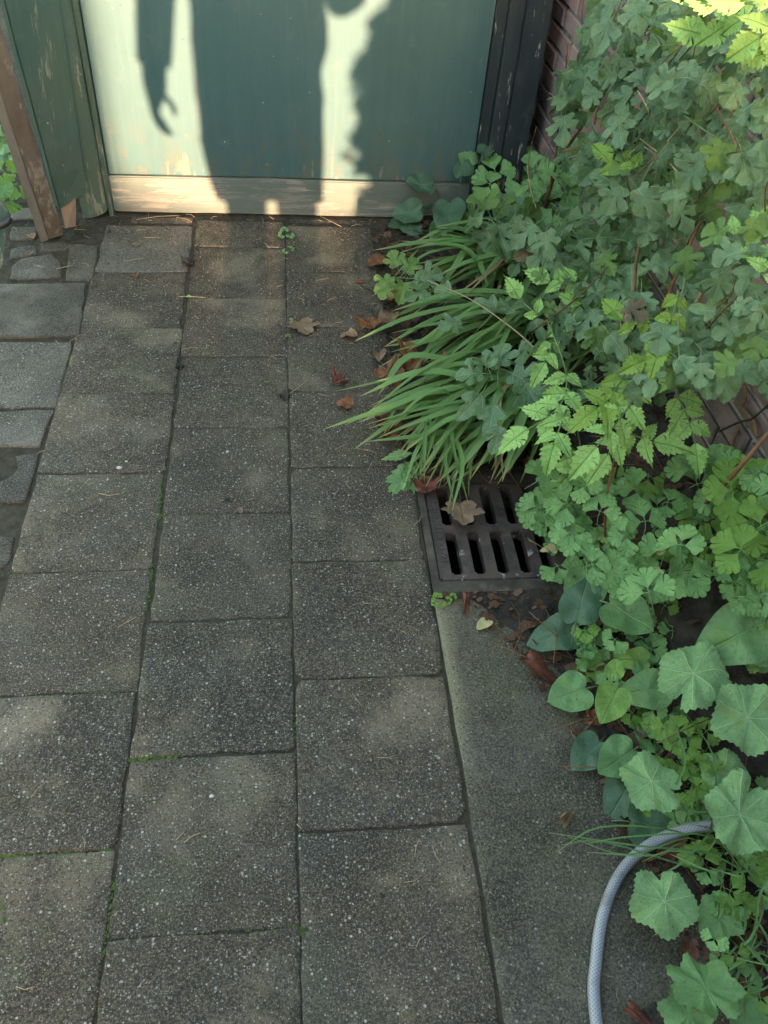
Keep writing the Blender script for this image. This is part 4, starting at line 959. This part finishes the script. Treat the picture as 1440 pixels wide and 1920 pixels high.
ovate_plant('drab round leaves under the end of the weathered door rail', [(810, 350, 52, 170, .14, L_OV_D[3]), (845, 380, 64, 260, .12, L_OV_D[1]), (790, 395, 56, 190, .08, L_OV_D[3]), (865, 330, 50, 70, .2, L_OV_D[0]), (880, 310, 48, 100, .22, L_OV[0]), (800, 375, 44, 220, .06, L_OV_D[2]), (770, 410, 44, 200, .03, L_OV_D[0]), (900, 350, 50, 340, .12, L_OV_D[3]), (830, 420, 46, 250, .05, L_OV[1]), (790, 430, 40, 180, .03, L_OV_D[0]), (905, 290, 40, 60, .26, L_OV_D[2])], at(860, 390, z=0))
ovate_plant('toothed weed leaves at the left end of the strap leaves above the grate', [(785, 870, 92, 212, .02, L_DAND[0]), (780, 895, 66, 245, .012, L_DAND[1]), (775, 880, 80, 225, .015, L_DAND[2]), (770, 850, 60, 190, .03, L_DAND[1]), (790, 880, 70, 262, .01, L_DAND[0])], at(775, 880, z=0))

# ------------------------------------------------------------------ strap leaved tufts and grass
def tuft(label, base, tips, n, w=(.012, .021), arch=(.10, .21), seed=0, cat='tuft', spread=.07, mat='strap', name='strap_leaf_tuft', part='blade'):
    q = random.Random(seed); B = at(*base, z=.03); tf = empty(name, B, label, cat, 'strap leaved tufts' if mat == 'strap' else 'grass tufts')
    for k in range(n):
        (u, v, su, sv, zt) = tips[k % len(tips)]; su *= 1.35; sv *= 1.35
        if mat == 'strap' and q.random() < .14: su, sv, zt = 48, 40, .10
        T = at(u+q.gauss(0, su), v+q.gauss(0, sv), z=max(.006, zt+q.uniform(-.01, .05)))
        b = B+Vector((q.gauss(0, spread), q.gauss(0, spread), 0)); b.z = .015
        h = q.uniform(*arch)
        T = b.lerp(T, q.uniform(.80, 1.04)); T.z += q.uniform(0, .02)
        c1 = b.lerp(T, .22)+Vector((q.gauss(0, .012), q.gauss(0, .012), h*.75)); c2 = b.lerp(T, .62)+Vector((q.gauss(0, .018), q.gauss(0, .018), h*.75*q.uniform(.55, .95)))
        dead = mat == 'strap' and q.random() < .09
        me, c = strap_mesh([b, c1, c2, T], q.uniform(*w)*(.6 if dead else 1), M['straw' if dead else mat], part, q.uniform(.15, .5), 12, droop_twist=q.uniform(-.5, .5))
        link(part, me, tf, Matrix.Translation(c))
tuft('strap leaved tuft nearest the grate, blades swept over its slots', (1010, 770), [(665, 815, 18, 12, .02), (700, 795, 30, 20, .03), (735, 850, 20, 14, .03), (790, 870, 25, 14, .04), (850, 905, 22, 12, .03), (905, 900, 25, 14, .04), (945, 890, 20, 16, .06), (760, 780, 40, 20, .06), (660, 760, 20, 8, .02)], 84, seed=43)
tuft('strap leaved tuft in the middle, blades spilling left over brown leaves', (1005, 640), [(700, 640, 25, 10, .02), (735, 690, 25, 16, .02), (770, 700, 25, 16, .03), (790, 600, 30, 20, .05), (850, 690, 30, 20, .06), (740, 590, 30, 18, .04), (900, 650, 40, 30, .10)], 44, seed=32)
tuft('strap leaved tuft farthest back, below the columbine at the door post', (960, 545), [(735, 465, 8, 4, .10), (760, 560, 25, 14, .04), (800, 500, 30, 20, .08), (860, 480, 40, 20, .12), (900, 530, 40, 20, .10), (820, 440, 40, 15, .10), (1020, 470, 40, 20, .15)], 50, seed=33)
tuft('strap leaved tuft half hidden under the vine sprays by the wall', (1130, 690), [(1050, 600, 40, 30, .16), (1060, 740, 30, 30, .10), (1010, 700, 40, 40, .10), (1100, 640, 40, 30, .18)], 40, seed=34)
tuft('thin upright tuft reaching over the upper left corner of the drain', (850, 800), [(715, 850, 12, 10, .02), (775, 920, 14, 8, .02), (800, 900, 14, 12, .02), (835, 935, 12, 8, .01), (860, 940, 12, 8, .01)], 24, (.007, .011), (.08, .14), 35, spread=.03)
tuft('thin grass tuft with blades crossing the edge slab beside the hose', (1330, 1600), [(1030, 1567, 4, 3, .02), (1045, 1592, 8, 6, .01), (1280, 1650, 40, 20, .02), (1360, 1640, 40, 30, .05), (1270, 1560, 30, 30, .10), (1400, 1660, 40, 30, .05), (1420, 1560, 30, 20, .06), (1260, 1310, 6, 10, .16), (1390, 1700, 30, 40, .03), (1240, 1600, 40, 20, .03), (1380, 1600, 30, 30, .06)], 26, (.002, .0036), (.03, .09), 36, 'grass', .025, 'grass', 'grass_tuft')
tuft('sparse grass along the shaded bottom right corner of the bed', (1420, 1780), [(1360, 1740, 20, 30, .05), (1390, 1860, 20, 20, .03), (1440, 1700, 20, 30, .08), (1340, 1830, 20, 20, .02)], 26, (.002, .004), (.03, .07), 37, 'grass', .05, 'grass', 'grass_tuft')

# ------------------------------------------------------------------ fallen leaves, each its own thing
def crumple(outline, seed, amp=.35, curl=.4):
    def z(x, y): return .12+amp*(noise.noise(Vector((x*2.6, y*2.6, seed)))+.4*noise.noise(Vector((x*7, y*7, seed+3)))) + curl*x*x*1.6 + abs(x)*.12
    g = leaf_geo(outline, (0, .42), z, (.25, .5, .75, 1.0))
    if curl > 2:                                              # rolled about the midrib, ends pinched and bent
        r = .15; vs = []
        for x, y, zz in g[0]:
            a = x/r; k = 1+.25*math.sin(y*5+seed); vs.append((r*k*math.sin(a), y, r*k*(1-math.cos(a))+.10*math.sin(y*4+seed)+.06*noise.noise(Vector((x*6, y*6, seed)))))
        g = (vs, g[1], g[2])
    return g
SYC = dense(mirror([(0, 0), (.14, -.10), (.36, -.06), (.52, .08), (.44, .20), (.62, .30), (.74, .46), (.56, .50), (.50, .62), (.32, .58), (.34, .76), (.22, .80), (.12, .92), (0, 1)]), 2)
DEADS = {
 'flat': stalked(crumple(SYC, 1, .12, .05), [(0, 0, .12), (-.05, -.35, .05), (-.1, -.75, .03)], .016),
 'curl': crumple(SYC, 5, .42, .55), 'roll': crumple(dense(mirror(OV_H), 2), 7, .12, 3.2), 'cup': crumple(dense(mirror(OV_H), 2), 9, .22, .9), 'oval': crumple(dense(mirror(OV_H), 2), 12, .10, .15)}
FL = 'leaves fallen on the path and bed'
for (u, v, px, ang, kind, m, z, lab) in (
 (562, 606, 46, 300, 'flat', 'dead_tan', .004, 'large dry tan lobed leaf lying alone on the upper path'),
 (722, 488, 42, 200, 'oval', 'dead', .02, 'orange brown fallen leaf just left of the lime sprig'),
 (742, 548, 42, 230, 'curl', 'dead', .015, 'brown fallen leaf under the lime sprig at the path edge'),
 (668, 633, 32, 180, 'cup', 'dead_tan', .004, 'small orange leaf farthest left in the heap beside the middle tuft'),
 (700, 620, 42, 120, 'curl', 'dead', .012, 'curled orange brown leaf at the top of the heap beside the middle tuft'),
 (728, 612, 50, 60, 'cup', 'dead_tan', .05, 'tan leaf half covered by the upper strap leaf blades'),
 (712, 662, 32, 260, 'cup', 'dead_tan', .006, 'small cupped tan leaf below the orange heap'),
 (782, 665, 57, 240, 'curl', 'dead', .07, 'rusty curled leaf caught between strap leaf blades'),
 (770, 688, 45, 200, 'roll', 'dead_red', .05, 'rolled dark red leaf under the middle tuft'),
 (748, 722, 55, 160, 'curl', 'dead', .04, 'crumpled dark brown leaf above the lower tuft'),
 (796, 716, 60, 350, 'curl', 'dead', .07, 'wide rusty leaf above the lower tuft, right of the crumpled one'),
 (640, 712, 30, 200, 'curl', 'dead_red', .006, 'curled red brown leaf on the path left of the lower tuft'),
 (660, 762, 32, 170, 'cup', 'dead', .010, 'cupped brown leaf at the tips of the lower tuft'),
 (738, 800, 55, 240, 'curl', 'dead_red', .012, 'dark red leaf under the lower tuft blades near the drain'),
 (862, 948, 58, 280, 'flat', 'dead_tan', .022, 'large brown lobed leaf lying across the grate'),
 (802, 925, 40, 100, 'curl', 'dead_red', .012, 'crumpled reddish leaf on the upper left corner of the drain frame'),
 (872, 1120, 42, 275, 'roll', 'dead_red', .010, 'rolled red brown leaf lying below the drain frame'),
 (918, 1165, 32, 215, 'oval', 'cream', .006, 'pale yellow leaf lying on the edge slab below the drain'),
 (985, 1240, 76, 320, 'roll', 'dead_red', .016, 'long rolled wet red leaf where soil meets the edge slab'),
 (1290, 1772, 42, 270, 'oval', 'dead_red', .008, 'flat dull red leaf beside the dark scalloped leaves'),
 (1175, 1890, 62, 320, 'roll', 'dead_red', .014, 'rolled glossy brown leaf at the bottom edge right of the hose'),
 (1215, 1890, 52, 300, 'cup', 'dead_dark', .012, 'blackened leaf beside the rolled brown one at the bottom edge'),
 (1150, 972, 44, 250, 'oval', 'dead', .06, 'orange brown leaf lodged in the columbine right of the grate'),
 (1240, 1590, 56, 330, 'curl', 'dead_red', .012, 'red brown leaf on soil under the hose bend'),
 (528, 738, 22, 300, 'cup', 'dead_dark', .004, 'small black leaf on the centre joint of the upper path'),
 (448, 952, 14, 290, 'oval', 'dead_tan', .003, 'tiny orange leaf flake in the middle of the path'),
 (430, 940, 14, 120, 'cup', 'dead_dark', .003, 'tiny dark seed husk beside the orange leaf flake'),
 (336, 690, 18, 60, 'cup', 'dead_dark', .003, 'small blackish leaf on the left joint of the path'),
 (350, 500, 24, 40, 'curl', 'dead_dark', .003, 'dark withered leaf on the joint near the left slab by the door'),
 (255, 515, 16, 260, 'cup', 'dead', .003, 'small brown leaf on the joint below the pale door slab'),
 (252, 462, 18, 30, 'oval', 'dead_tan', .003, 'pale dry leaf lying on the slab left below the door'),
 (57, 440, 20, 300, 'oval', 'dead', .004, 'orange leaf on the stones left of the leaning timber'),
 (1042, 1036, 30, 175, 'cup', 'cream', .085, 'cream coloured withered leaf hanging over the right slots of the grate'),
 (1232, 1082, 26, 100, 'cup', 'cream', .20, 'yellow withered leaf tip standing in the dense columbine'),
 (1228, 1040, 40, 60, 'oval', 'cream', .22, 'pale yellow pointed leaf above the withered tip in the columbine'),
 (1418, 1146, 22, 200, 'oval', 'cream', .16, 'small yellow leaf at the right edge above the very large leaf'),
 (1052, 1550, 50, 52, 'roll', 'dead_tan', .010, 'pale rolled husk on the edge slab above the grass blades'),
 (1120, 1345, 30, 200, 'curl', 'dead', .02, 'rusty leaf scrap beside the dark round leaves'),
 (1340, 1395, 40, 330, 'cup', 'dead_tan', .03, 'pinkish tan dry leaf under the round hollyhock leaves'),
 (1180, 1275, 44, 150, 'cup', 'dead', .02, 'brown leaf under the yellow edged heart leaves'),
 (680, 528, 16, 190, 'oval', 'dead', .004, 'small orange leaf alone on the path above the brown heap'),
 (1000, 880, 30, 120, 'curl', 'dead', .04, 'rusty scrap of leaf hanging above the back row of slots')):
    P = spot(u, v, z); z = max(z, P.z); s = px*depth(P)/CF
    g = DEADS[kind]; me = leaf('fallen_leaf', g, M[m]); n = (Vector((0, 0, 1))+Vector((rnd.gauss(0, .12), rnd.gauss(0, .12), 0))).normalized()
    zmin = min(q[2] for q in g[0]); P.z = z-.002-min(0, zmin)*s
    tag(link('fallen_leaf', me, None, frame(P, n, tipdir(P, n, ang), s)), lab, 'leaf', FL)

# leaf litter, crumbs and needles: nobody could count these
lv, lf, lu = [], [], []
def flake(P, s, q):
    o = len(lv); a = q.uniform(0, 6.28); n = q.choice((4, 5, 6)); tx, ty = q.gauss(0, .35), q.gauss(0, .35)
    for k in range(n):
        w = a+2*math.pi*k/n; r = s*q.uniform(.55, 1.1); dx, dy = math.cos(w)*r, math.sin(w)*r*.75
        lv.append((P.x+dx, P.y+dy, P.z+dx*tx+dy*ty+s*.3)); lu.append((5+dx/s*.3, 5.4+dy/s*.3))
    lf.append(tuple(range(o, o+n)))
q = random.Random(5)
for _ in range(4200):
    y = q.uniform(-1.0, 1.78); e = bed_x(y)
    if DY0 < y < DY1: e = .66
    x = e+abs(q.gauss(0, .12))-.02 if q.random() < .55 else q.uniform(e, .9)
    if x > .9: continue
    flake(Vector((x, y, max(bed_z(x, y), -.0 if x < .70 else -1)+.001)), q.choice((.002, .003, .004, .006, .009, .015))*q.uniform(.7, 1.3), q)
tag(link('leaf_litter', mesh('leaf_litter', lv, lf, M['litter'], False, lu)), 'brown leaf crumbs scattered over the soil under the plants', 'litter', kind='stuff')
lv, lf, lu = [], [], []
for _ in range(2200):
    r = q.random()
    if r < .55: y = q.uniform(.45, 1.75); x = .33-abs(q.gauss(0, .05))
    elif r < .67: x, y = q.uniform(-.98, -.56), q.uniform(1.30, 1.80)
    elif r < .8: x, y = q.uniform(-.6, .3), 1.79-abs(q.gauss(0, .06))
    elif r < .9: x, y = XA+q.gauss(0, .012), q.uniform(.8, 1.75)
    else: x, y = q.uniform(-.85, .3), q.uniform(-.7, 1.75)
    flake(Vector((x, y, .0015)), q.uniform(.0012, .0055), q)
tag(link('dirt_crumbs', mesh('dirt_crumbs', lv, lf, M['dead_dark'], False, lu)), 'dark crumbs of decayed leaf along the edges of the path', 'litter', kind='stuff')
nv_, nf_ = [], []
def needle(P, L, a, r, dz=.0):
    d = Vector((math.cos(a), math.sin(a), 0)); s = Vector((-d.y, d.x, 0))*L*q.uniform(-.18, .18)
    v, f = tube_geo([P, P+d*L*.5+s+Vector((0, 0, dz+.001)), P+d*L+Vector((0, 0, dz))], r, 4, True, len(nv_)); nv_.extend(v); nf_.extend(f)
for _ in range(150):
    t = q.random()
    if t < .13: x, y = q.uniform(-.95, -.58), q.uniform(1.4, 1.78)
    elif t < .4: x, y = q.uniform(-.6, .32), 1.80-abs(q.gauss(0, .10))
    elif t < .6: x, y = q.uniform(.0, .33), q.uniform(.4, 1.7)
    else: x, y = q.uniform(-.8, .6), q.uniform(-.75, 1.7)
    needle(Vector((x, y, .0025)), q.uniform(.010, .045), q.uniform(0, 6.28), q.uniform(.0004, .0008))
for u, v, u2, v2 in ((335, 556, 385, 558), (185, 925, 225, 926), (543, 738, 590, 692), (330, 1575, 345, 1560), (345, 1580, 375, 1562), (255, 412, 335, 404), (330, 408, 360, 416), (232, 490, 272, 484), (600, 405, 640, 425), (270, 445, 300, 446), (565, 1555, 556, 1545), (105, 505, 138, 497), (30, 1850, 65, 1850)):
    a, b = at(u, v, z=.003), at(u2, v2, z=.003); needle(a, (b-a).length, math.atan2(b.y-a.y, b.x-a.x), .0009)
tag(link('dry_needles', mesh('dry_needles', nv_, nf_, M['stem_straw'], True)), 'thin dry stalks and needles strewn over the slabs', 'litter', kind='stuff')
# tangle of dry stalks under the plants
nv_, nf_ = [], []
for _ in range(300):
    y = q.uniform(-.9, 1.75); x = q.uniform(max(bed_x(y), .36)+.03, .86)
    if DY0-.02 < y < DY1 and x < .68: continue
    needle(Vector((x, y, max(0, bed_z(x, y))+.004)), q.uniform(.05, .18), q.uniform(0, 6.28), q.uniform(.0005, .0012), q.uniform(0, .035))
tag(link('dry_stalks', mesh('dry_stalks', nv_, nf_, M['stem_brown'], True)), 'tangle of dry stalks between soil and leaves', 'litter', kind='stuff')

# bare woody stem, black cable and wall stalks
tag(tube('woody_stem', [at(1262, 1070, z=.03), at(1285, 1010, z=.16), at(1318, 950, z=.24), at(1375, 890, x=.80), at(1450, 800, x=.84)], (.0055, .004), M['stem_brown'], None, 8), 'bare brown woody stem slanting through the columbines to the right edge', 'stem')
tag(tube('twig', [at(1132, 1040, z=.06), at(1134, 990, z=.16), at(1138, 930, z=.26), at(1152, 860, z=.34)], (.003, .002), M['stem_red'], None, 6), 'upright reddish twig between the grate and the columbines', 'twig')
tag(tube('cable', [at(1350, 808, x=.895), at(1385, 792, x=.895), at(1410, 785, x=.895), at(1440, 760, x=.895), at(1470, 742, x=.895)], .0022, M['black'], None, 6), 'thin black wire in front of the bare wall at the right edge', 'wire')
for pts, lab in (([(1392, 690), (1398, 745), (1392, 765), (1412, 790), (1420, 820)], 'grey root clinging to the bare wall at the right edge'), ([(1385, 800), (1375, 830), (1372, 850)], 'short grey root on the wall below the black wire')):
    tag(tube('wall_root', [at(u, v, x=wall_x(.4)-.008) for u, v in pts], (.003, .004), M['stem_brown'], None, 6), lab, 'root')
st = bmesh.new(); bmesh.ops.create_icosphere(st, subdivisions=3, radius=1)
for v in st.verts: v.co = Vector((v.co.x*.075, v.co.y*.05, v.co.z*.045))+noise.noise_vector(v.co*1.6)*.016
tag(link('rubble_stone', bm_mesh('rubble_stone', st, M['stone'], True), None, Matrix.Translation(at(985, 275, y=1.9)-Vector((0, 0, .03)))), 'rough stone wedged between the black post and the brick wall', 'stone')
for (u, v, r, lab) in ((224, 877, .006, 'largest pale pebble lying on the left row of slabs'), (237, 865, .0032, 'tiny pebble next to the largest pale pebble'), (397, 1493, .0040, 'white pebble on the middle slab of the lower path'), (427, 847, .0038, 'white chip of stone in the middle of the path')):
    b = bmesh.new(); bmesh.ops.create_icosphere(b, subdivisions=2, radius=r)
    for w in b.verts: w.co = Vector((w.co.x*1.2, w.co.y*.9, w.co.z*.6))+noise.noise_vector(w.co*300)*r*.15
    tag(link('pebble', bm_mesh('pebble', b, M['pebble'] if 'pebble' in M else M.setdefault('pebble', simple_noise('pale_pebble', (.42, .40, .35), (.60, .57, .52), 200, .6)), True), None, Matrix.Translation(at(u, v, z=r*.5))), lab, 'pebble')

# ------------------------------------------------------------------ the photographer behind the lens, and what shades the path
person = empty('person', (-.07, -1.40, 0), 'person in jacket and wide shorts holding up a phone, shadowed on the door', 'person')
J = {}; EDG = []
def jt(n, p, r, parent=None):
    J[n] = (len(J), Vector(p), r)
    if parent: EDG.append((J[parent][0], J[n][0]))
PX, PYY = -.07, -1.40
jt('pelvis', (PX, PYY, .95), .145); jt('belly', (PX, PYY, 1.10), .135, 'pelvis'); jt('chest', (PX, PYY, 1.30), .15, 'belly'); jt('neck', (PX, PYY+.01, 1.47), .058, 'chest'); jt('head', (PX+.0, PYY+.03, 1.60), .095, 'neck'); jt('crown', (PX, PYY+.03, 1.71), .075, 'head')
for s, n in ((-1, 'l'), (1, 'r')):
    jt('hip'+n, (PX+.015+s*.085, PYY, .88), .095, 'pelvis'); jt('knee'+n, (PX+.026+s*.088, PYY+.01, .49), .078, 'hip'+n); jt('calf'+n, (PX+.028+s*.088, PYY-.01, .34), .076, 'knee'+n); jt('ank'+n, (PX+.028+s*.085, PYY-.02, .08), .040, 'calf'+n); jt('toe'+n, (PX+.02+s*.09, PYY+.15, .03), .032, 'ank'+n)
jt('shl', (PX-.20, PYY, 1.40), .07, 'chest'); jt('ell', (PX-.285, PYY-.02, 1.13), .050, 'shl'); jt('wrl', (PX-.325, PYY+.04, .86), .042, 'ell')
jt('shr', (PX+.20, PYY, 1.40), .07, 'chest'); jt('elr', (PX+.262, PYY+.04, 1.085), .052, 'shr'); jt('wrr', (.055, -1.135, 1.38), .034, 'elr')
def skin_obj(name, joints, edges, mat, parent, root=0):
    me = bpy.data.meshes.new(name); me.from_pydata([tuple(p) for _, p, _ in joints], edges, []); me.materials.append(mat)
    o = link(name, me, parent)
    m = o.modifiers.new('Skin', 'SKIN'); m.use_smooth_shade = True
    for i, (_, _, r) in enumerate(joints): me.skin_vertices[0].data[i].radius = (r, r)
    me.skin_vertices[0].data[root].use_root = True
    o.modifiers.new('Subsurf', 'SUBSURF').render_levels = 2
    return o
# hands: palm with five bent fingers each, in the same body mesh
def fingers(wr, base, pts):
    for k, (chain, r) in enumerate(pts):
        prev = base
        for i, p in enumerate(chain):
            nm = f'{base}{k}{i}'; jt(nm, p, r*(1-.12*i), prev); prev = nm
w = J['wrl'][1]; jt('pal', (w.x-.008, w.y+.01, w.z-.085), .040, 'wrl')
c = J['pal'][1]
fingers('wrl', 'pal', [([c+Vector((-.012, .012, -.04)), c+Vector((.002, .016, -.085)), c+Vector((.032, .018, -.115))], .010), ([c+Vector((-.004, .0, -.045)), c+Vector((.012, .0, -.09)), c+Vector((.045, .0, -.112))], .010),
    ([c+Vector((.0, -.014, -.04)), c+Vector((.014, -.016, -.08)), c+Vector((.04, -.018, -.10))], .009), ([c+Vector((.0, -.028, -.03)), c+Vector((.012, -.032, -.06)), c+Vector((.03, -.034, -.078))], .008), ([c+Vector((.03, .02, .01)), c+Vector((.055, .03, -.025)), c+Vector((.058, .03, -.055))], .011)])
w = J['wrr'][1]; jt('par', w+Vector((-.012, .028, .05)), .028, 'wrr'); c = J['par'][1]
fingers('wrr', 'par', [([c+Vector((-.02, .022, .02+.016*k)), c+Vector((-.052, .026, .022+.016*k)), c+Vector((-.078, .018, .022+.016*k))], .008) for k in range(4)] + [([c+Vector((-.012, -.02, .03)), c+Vector((-.03, -.022, .05))], .010)])
jl = sorted(J.values(), key=lambda a: a[0]); skin_obj('body', jl, EDG, M['skin'], person)
def lathe(name, secs, mat, parent, n=28):
    vs, fs = [], []
    for (cx, cy, z, rx, ry) in secs:
        for k in range(n):
            a = 2*math.pi*k/n; wv = 1+.03*math.sin(5*a+z*20)+.05*noise.noise(Vector((math.cos(a)*1.5, math.sin(a)*1.5, z*9))); vs.append((cx+math.cos(a)*rx*wv, cy+math.sin(a)*ry*wv, z))
    for i in range(len(secs)-1):
        for k in range(n): fs.append((i*n+k, i*n+(k+1) % n, (i+1)*n+(k+1) % n, (i+1)*n+k))
    return link(name, mesh(name, vs, fs, mat, True), parent)
lathe('jacket', [(PX, PYY, .635, .196, .15), (PX, PYY, .65, .205, .15), (PX, PYY, .72, .199, .15), (PX, PYY, .80, .206, .15), (PX, PYY, .88, .203, .15), (PX, PYY, .95, .209, .155), (PX, PYY, 1.03, .202, .15), (PX, PYY, 1.10, .200, .145), (PX, PYY, 1.2, .204, .147), (PX, PYY, 1.30, .205, .15), (PX, PYY, 1.42, .19, .12), (PX, PYY, 1.475, .075, .075)], M['jacket'], person)
for s in (-1, 1): lathe('shorts_leg', [(PX+.02+s*.092, PYY, .455, .092, .10), (PX+.012+s*.095, PYY, .52, .100, .11), (PX+.006+s*.098, PYY, .62, .106, .12), (PX+s*.095, PYY, .80, .108, .13)], M['shorts'], person)
def sleeve(a, b, c, r):
    return tube('sleeve', [J[a][1], (J[a][1]+J[b][1])/2, J[b][1], J[b][1].lerp(J[c][1], .9)], (r, r*.74), M['jacket'], person, 12)
sleeve('shl', 'ell', 'wrl', .075); sleeve('shr', 'elr', 'wrr', .075)
b = bmesh.new(); bmesh.ops.create_uvsphere(b, u_segments=20, v_segments=14, radius=.112)
for v in b.verts: v.co = Vector((v.co.x*.82, v.co.y*1.0-.012, v.co.z*1.05+.012)) if v.co.z > -.03 else Vector((v.co.x*.8, min(v.co.y, .02), v.co.z*.9))
link('hair', bm_mesh('hair', b, M['hair'], True), person, Matrix.Translation((PX, PYY+.02, 1.655)))
ph = empty('phone', CP-FW*.02, 'phone held up in the hand behind the lens', 'phone')
bm = bmesh.new(); bm_box(bm, (-.038, -.135, -.004), (.038, .025, .004), .002)
link('phone_body', bm_mesh('phone_body', bm, M['black']), ph, cam.matrix_world @ Matrix.Translation((0, 0, .03)))

# leafy shrub to the right of the photographer, throwing leaf shadow on the right of the door
def mass_shrub(name, label, leaves, box_fn, n, size, seed, root, cat='shrub', stems=()):
    q = random.Random(seed); sh = empty(name, root, label, cat)
    V, F, UVs = [], [], []; k = 0
    while k < n:
        P = box_fn(q)
        if P is None: continue
        g = leaves[q.randrange(len(leaves))]; o = len(V)
        nn = Vector((q.gauss(0, 1), q.gauss(0, 1), q.gauss(.4, 1))); m = frame(P, nn, Vector((q.gauss(0, 1), q.gauss(0, 1), q.gauss(-.8, 1))), q.uniform(*size))
        V += [m @ Vector(p) for p in g[0]]; F += [tuple(o+i for i in f) for f in g[1]]; UVs += g[2]; k += 1
    tag(link('foliage', mesh('foliage', V, F, M['maple'], True, UVs), sh), kind='stuff')
    for s in stems: tube('stem', s, (.014, .004), M['stem_brown'], sh, 6)
    return sh
def side_fn(q):
    x, y, z = q.uniform(.20, 1.0), q.uniform(-2.75, -2.2), q.uniform(.3, 1.75)
    edge = .275+.018*math.sin(z*13)+.014*math.sin(z*29+1)+(.07 if z > 1.17 else 0)-(.045*q.random() if q.random() < .3 else 0)
    top = 1.27+.12*noise.noise(Vector((x*6, y*2, 3)))+max(0, min(.19, (x-.45)*1.9))+max(0, x-.70)*2.2
    if x < edge or z > top: return None
    return Vector((x, y, z))
mass_shrub('field_maple', 'leafy field maple beside the photographer, shading the right of the door', MAPLES, side_fn, 4800, (.038, .072), 71, (.7, -2.5, 0), 'shrub',
    [[(.7, -2.5, 0), (.65, -2.45, .5), (.55, -2.4, 1.0)], [(.75, -2.6, 0), (.8, -2.5, .5), (.85, -2.5, 1.1)]])
# neighbouring house and hedge far behind, which keep the low sun off the path
house = empty('brick_house', (-6, -15, 0), 'brick house far behind the photographer whose corner cuts off the low sun', 'house')
box('wall', (-12, -12, 0), (-.558, -6, 4.6), M['render_wall'], house, .02)
rb = bmesh.new(); V = [rb.verts.new(p) for p in ((-12.4, -12.4, 4.61), (-.5, -12.4, 4.61), (-.5, -5.7, 4.61), (-12.4, -5.7, 4.61), (-12.4, -9, 7.0), (-.5, -9, 7.0))]
for f in ((0, 1, 5, 4), (2, 3, 4, 5), (1, 2, 5), (3, 0, 4), (3, 2, 1, 0)): rb.faces.new([V[i] for i in f])
link('roof', bm_mesh('roof', rb, M['roof']), house)
for x in (-9.5, -6.5, -3.5):
    for z in (.9, 3.0):
        wn = box('window', (x, -6.04, z), (x+1.2, -5.97, z+1.3), M['grey_wood'], house, .01)
        box('pane', (x+.08, -5.972, z+.08), (x+1.12, -5.955, z+1.22), M['glass'], wn, .002)
hv, hf = [], []; q = random.Random(3)
HY = -21.0; HT = HY
def hedge_top(x): return -.05+(1.815-HY)*math.tan(SUN_EL) + .05*noise.noise(Vector((x*2, 0, 0))) + max(0, -.16-x)*.32
hed = empty('hedge', (2, HY, 0), 'clipped hedge far behind the photographer', 'hedge')
nx = 160
for i in range(nx+1):
    x = -3+i*(14/nx); t = hedge_top(x)
    for (yy, zz) in ((HY-.5, 0), (HY-.5, t-.15), (HY-.2, t), (HY+.2, t), (HY+.5, t-.15), (HY+.5, 0)): hv.append((x, yy+noise.noise(Vector((x*3, yy, zz*3)))*.05, zz))
for i in range(nx):
    for k in range(5): hf.append((i*6+k, i*6+k+1, (i+1)*6+k+1, (i+1)*6+k))
link('hedge_body', mesh('hedge_body', hv, hf, M['maple'], True), hed)
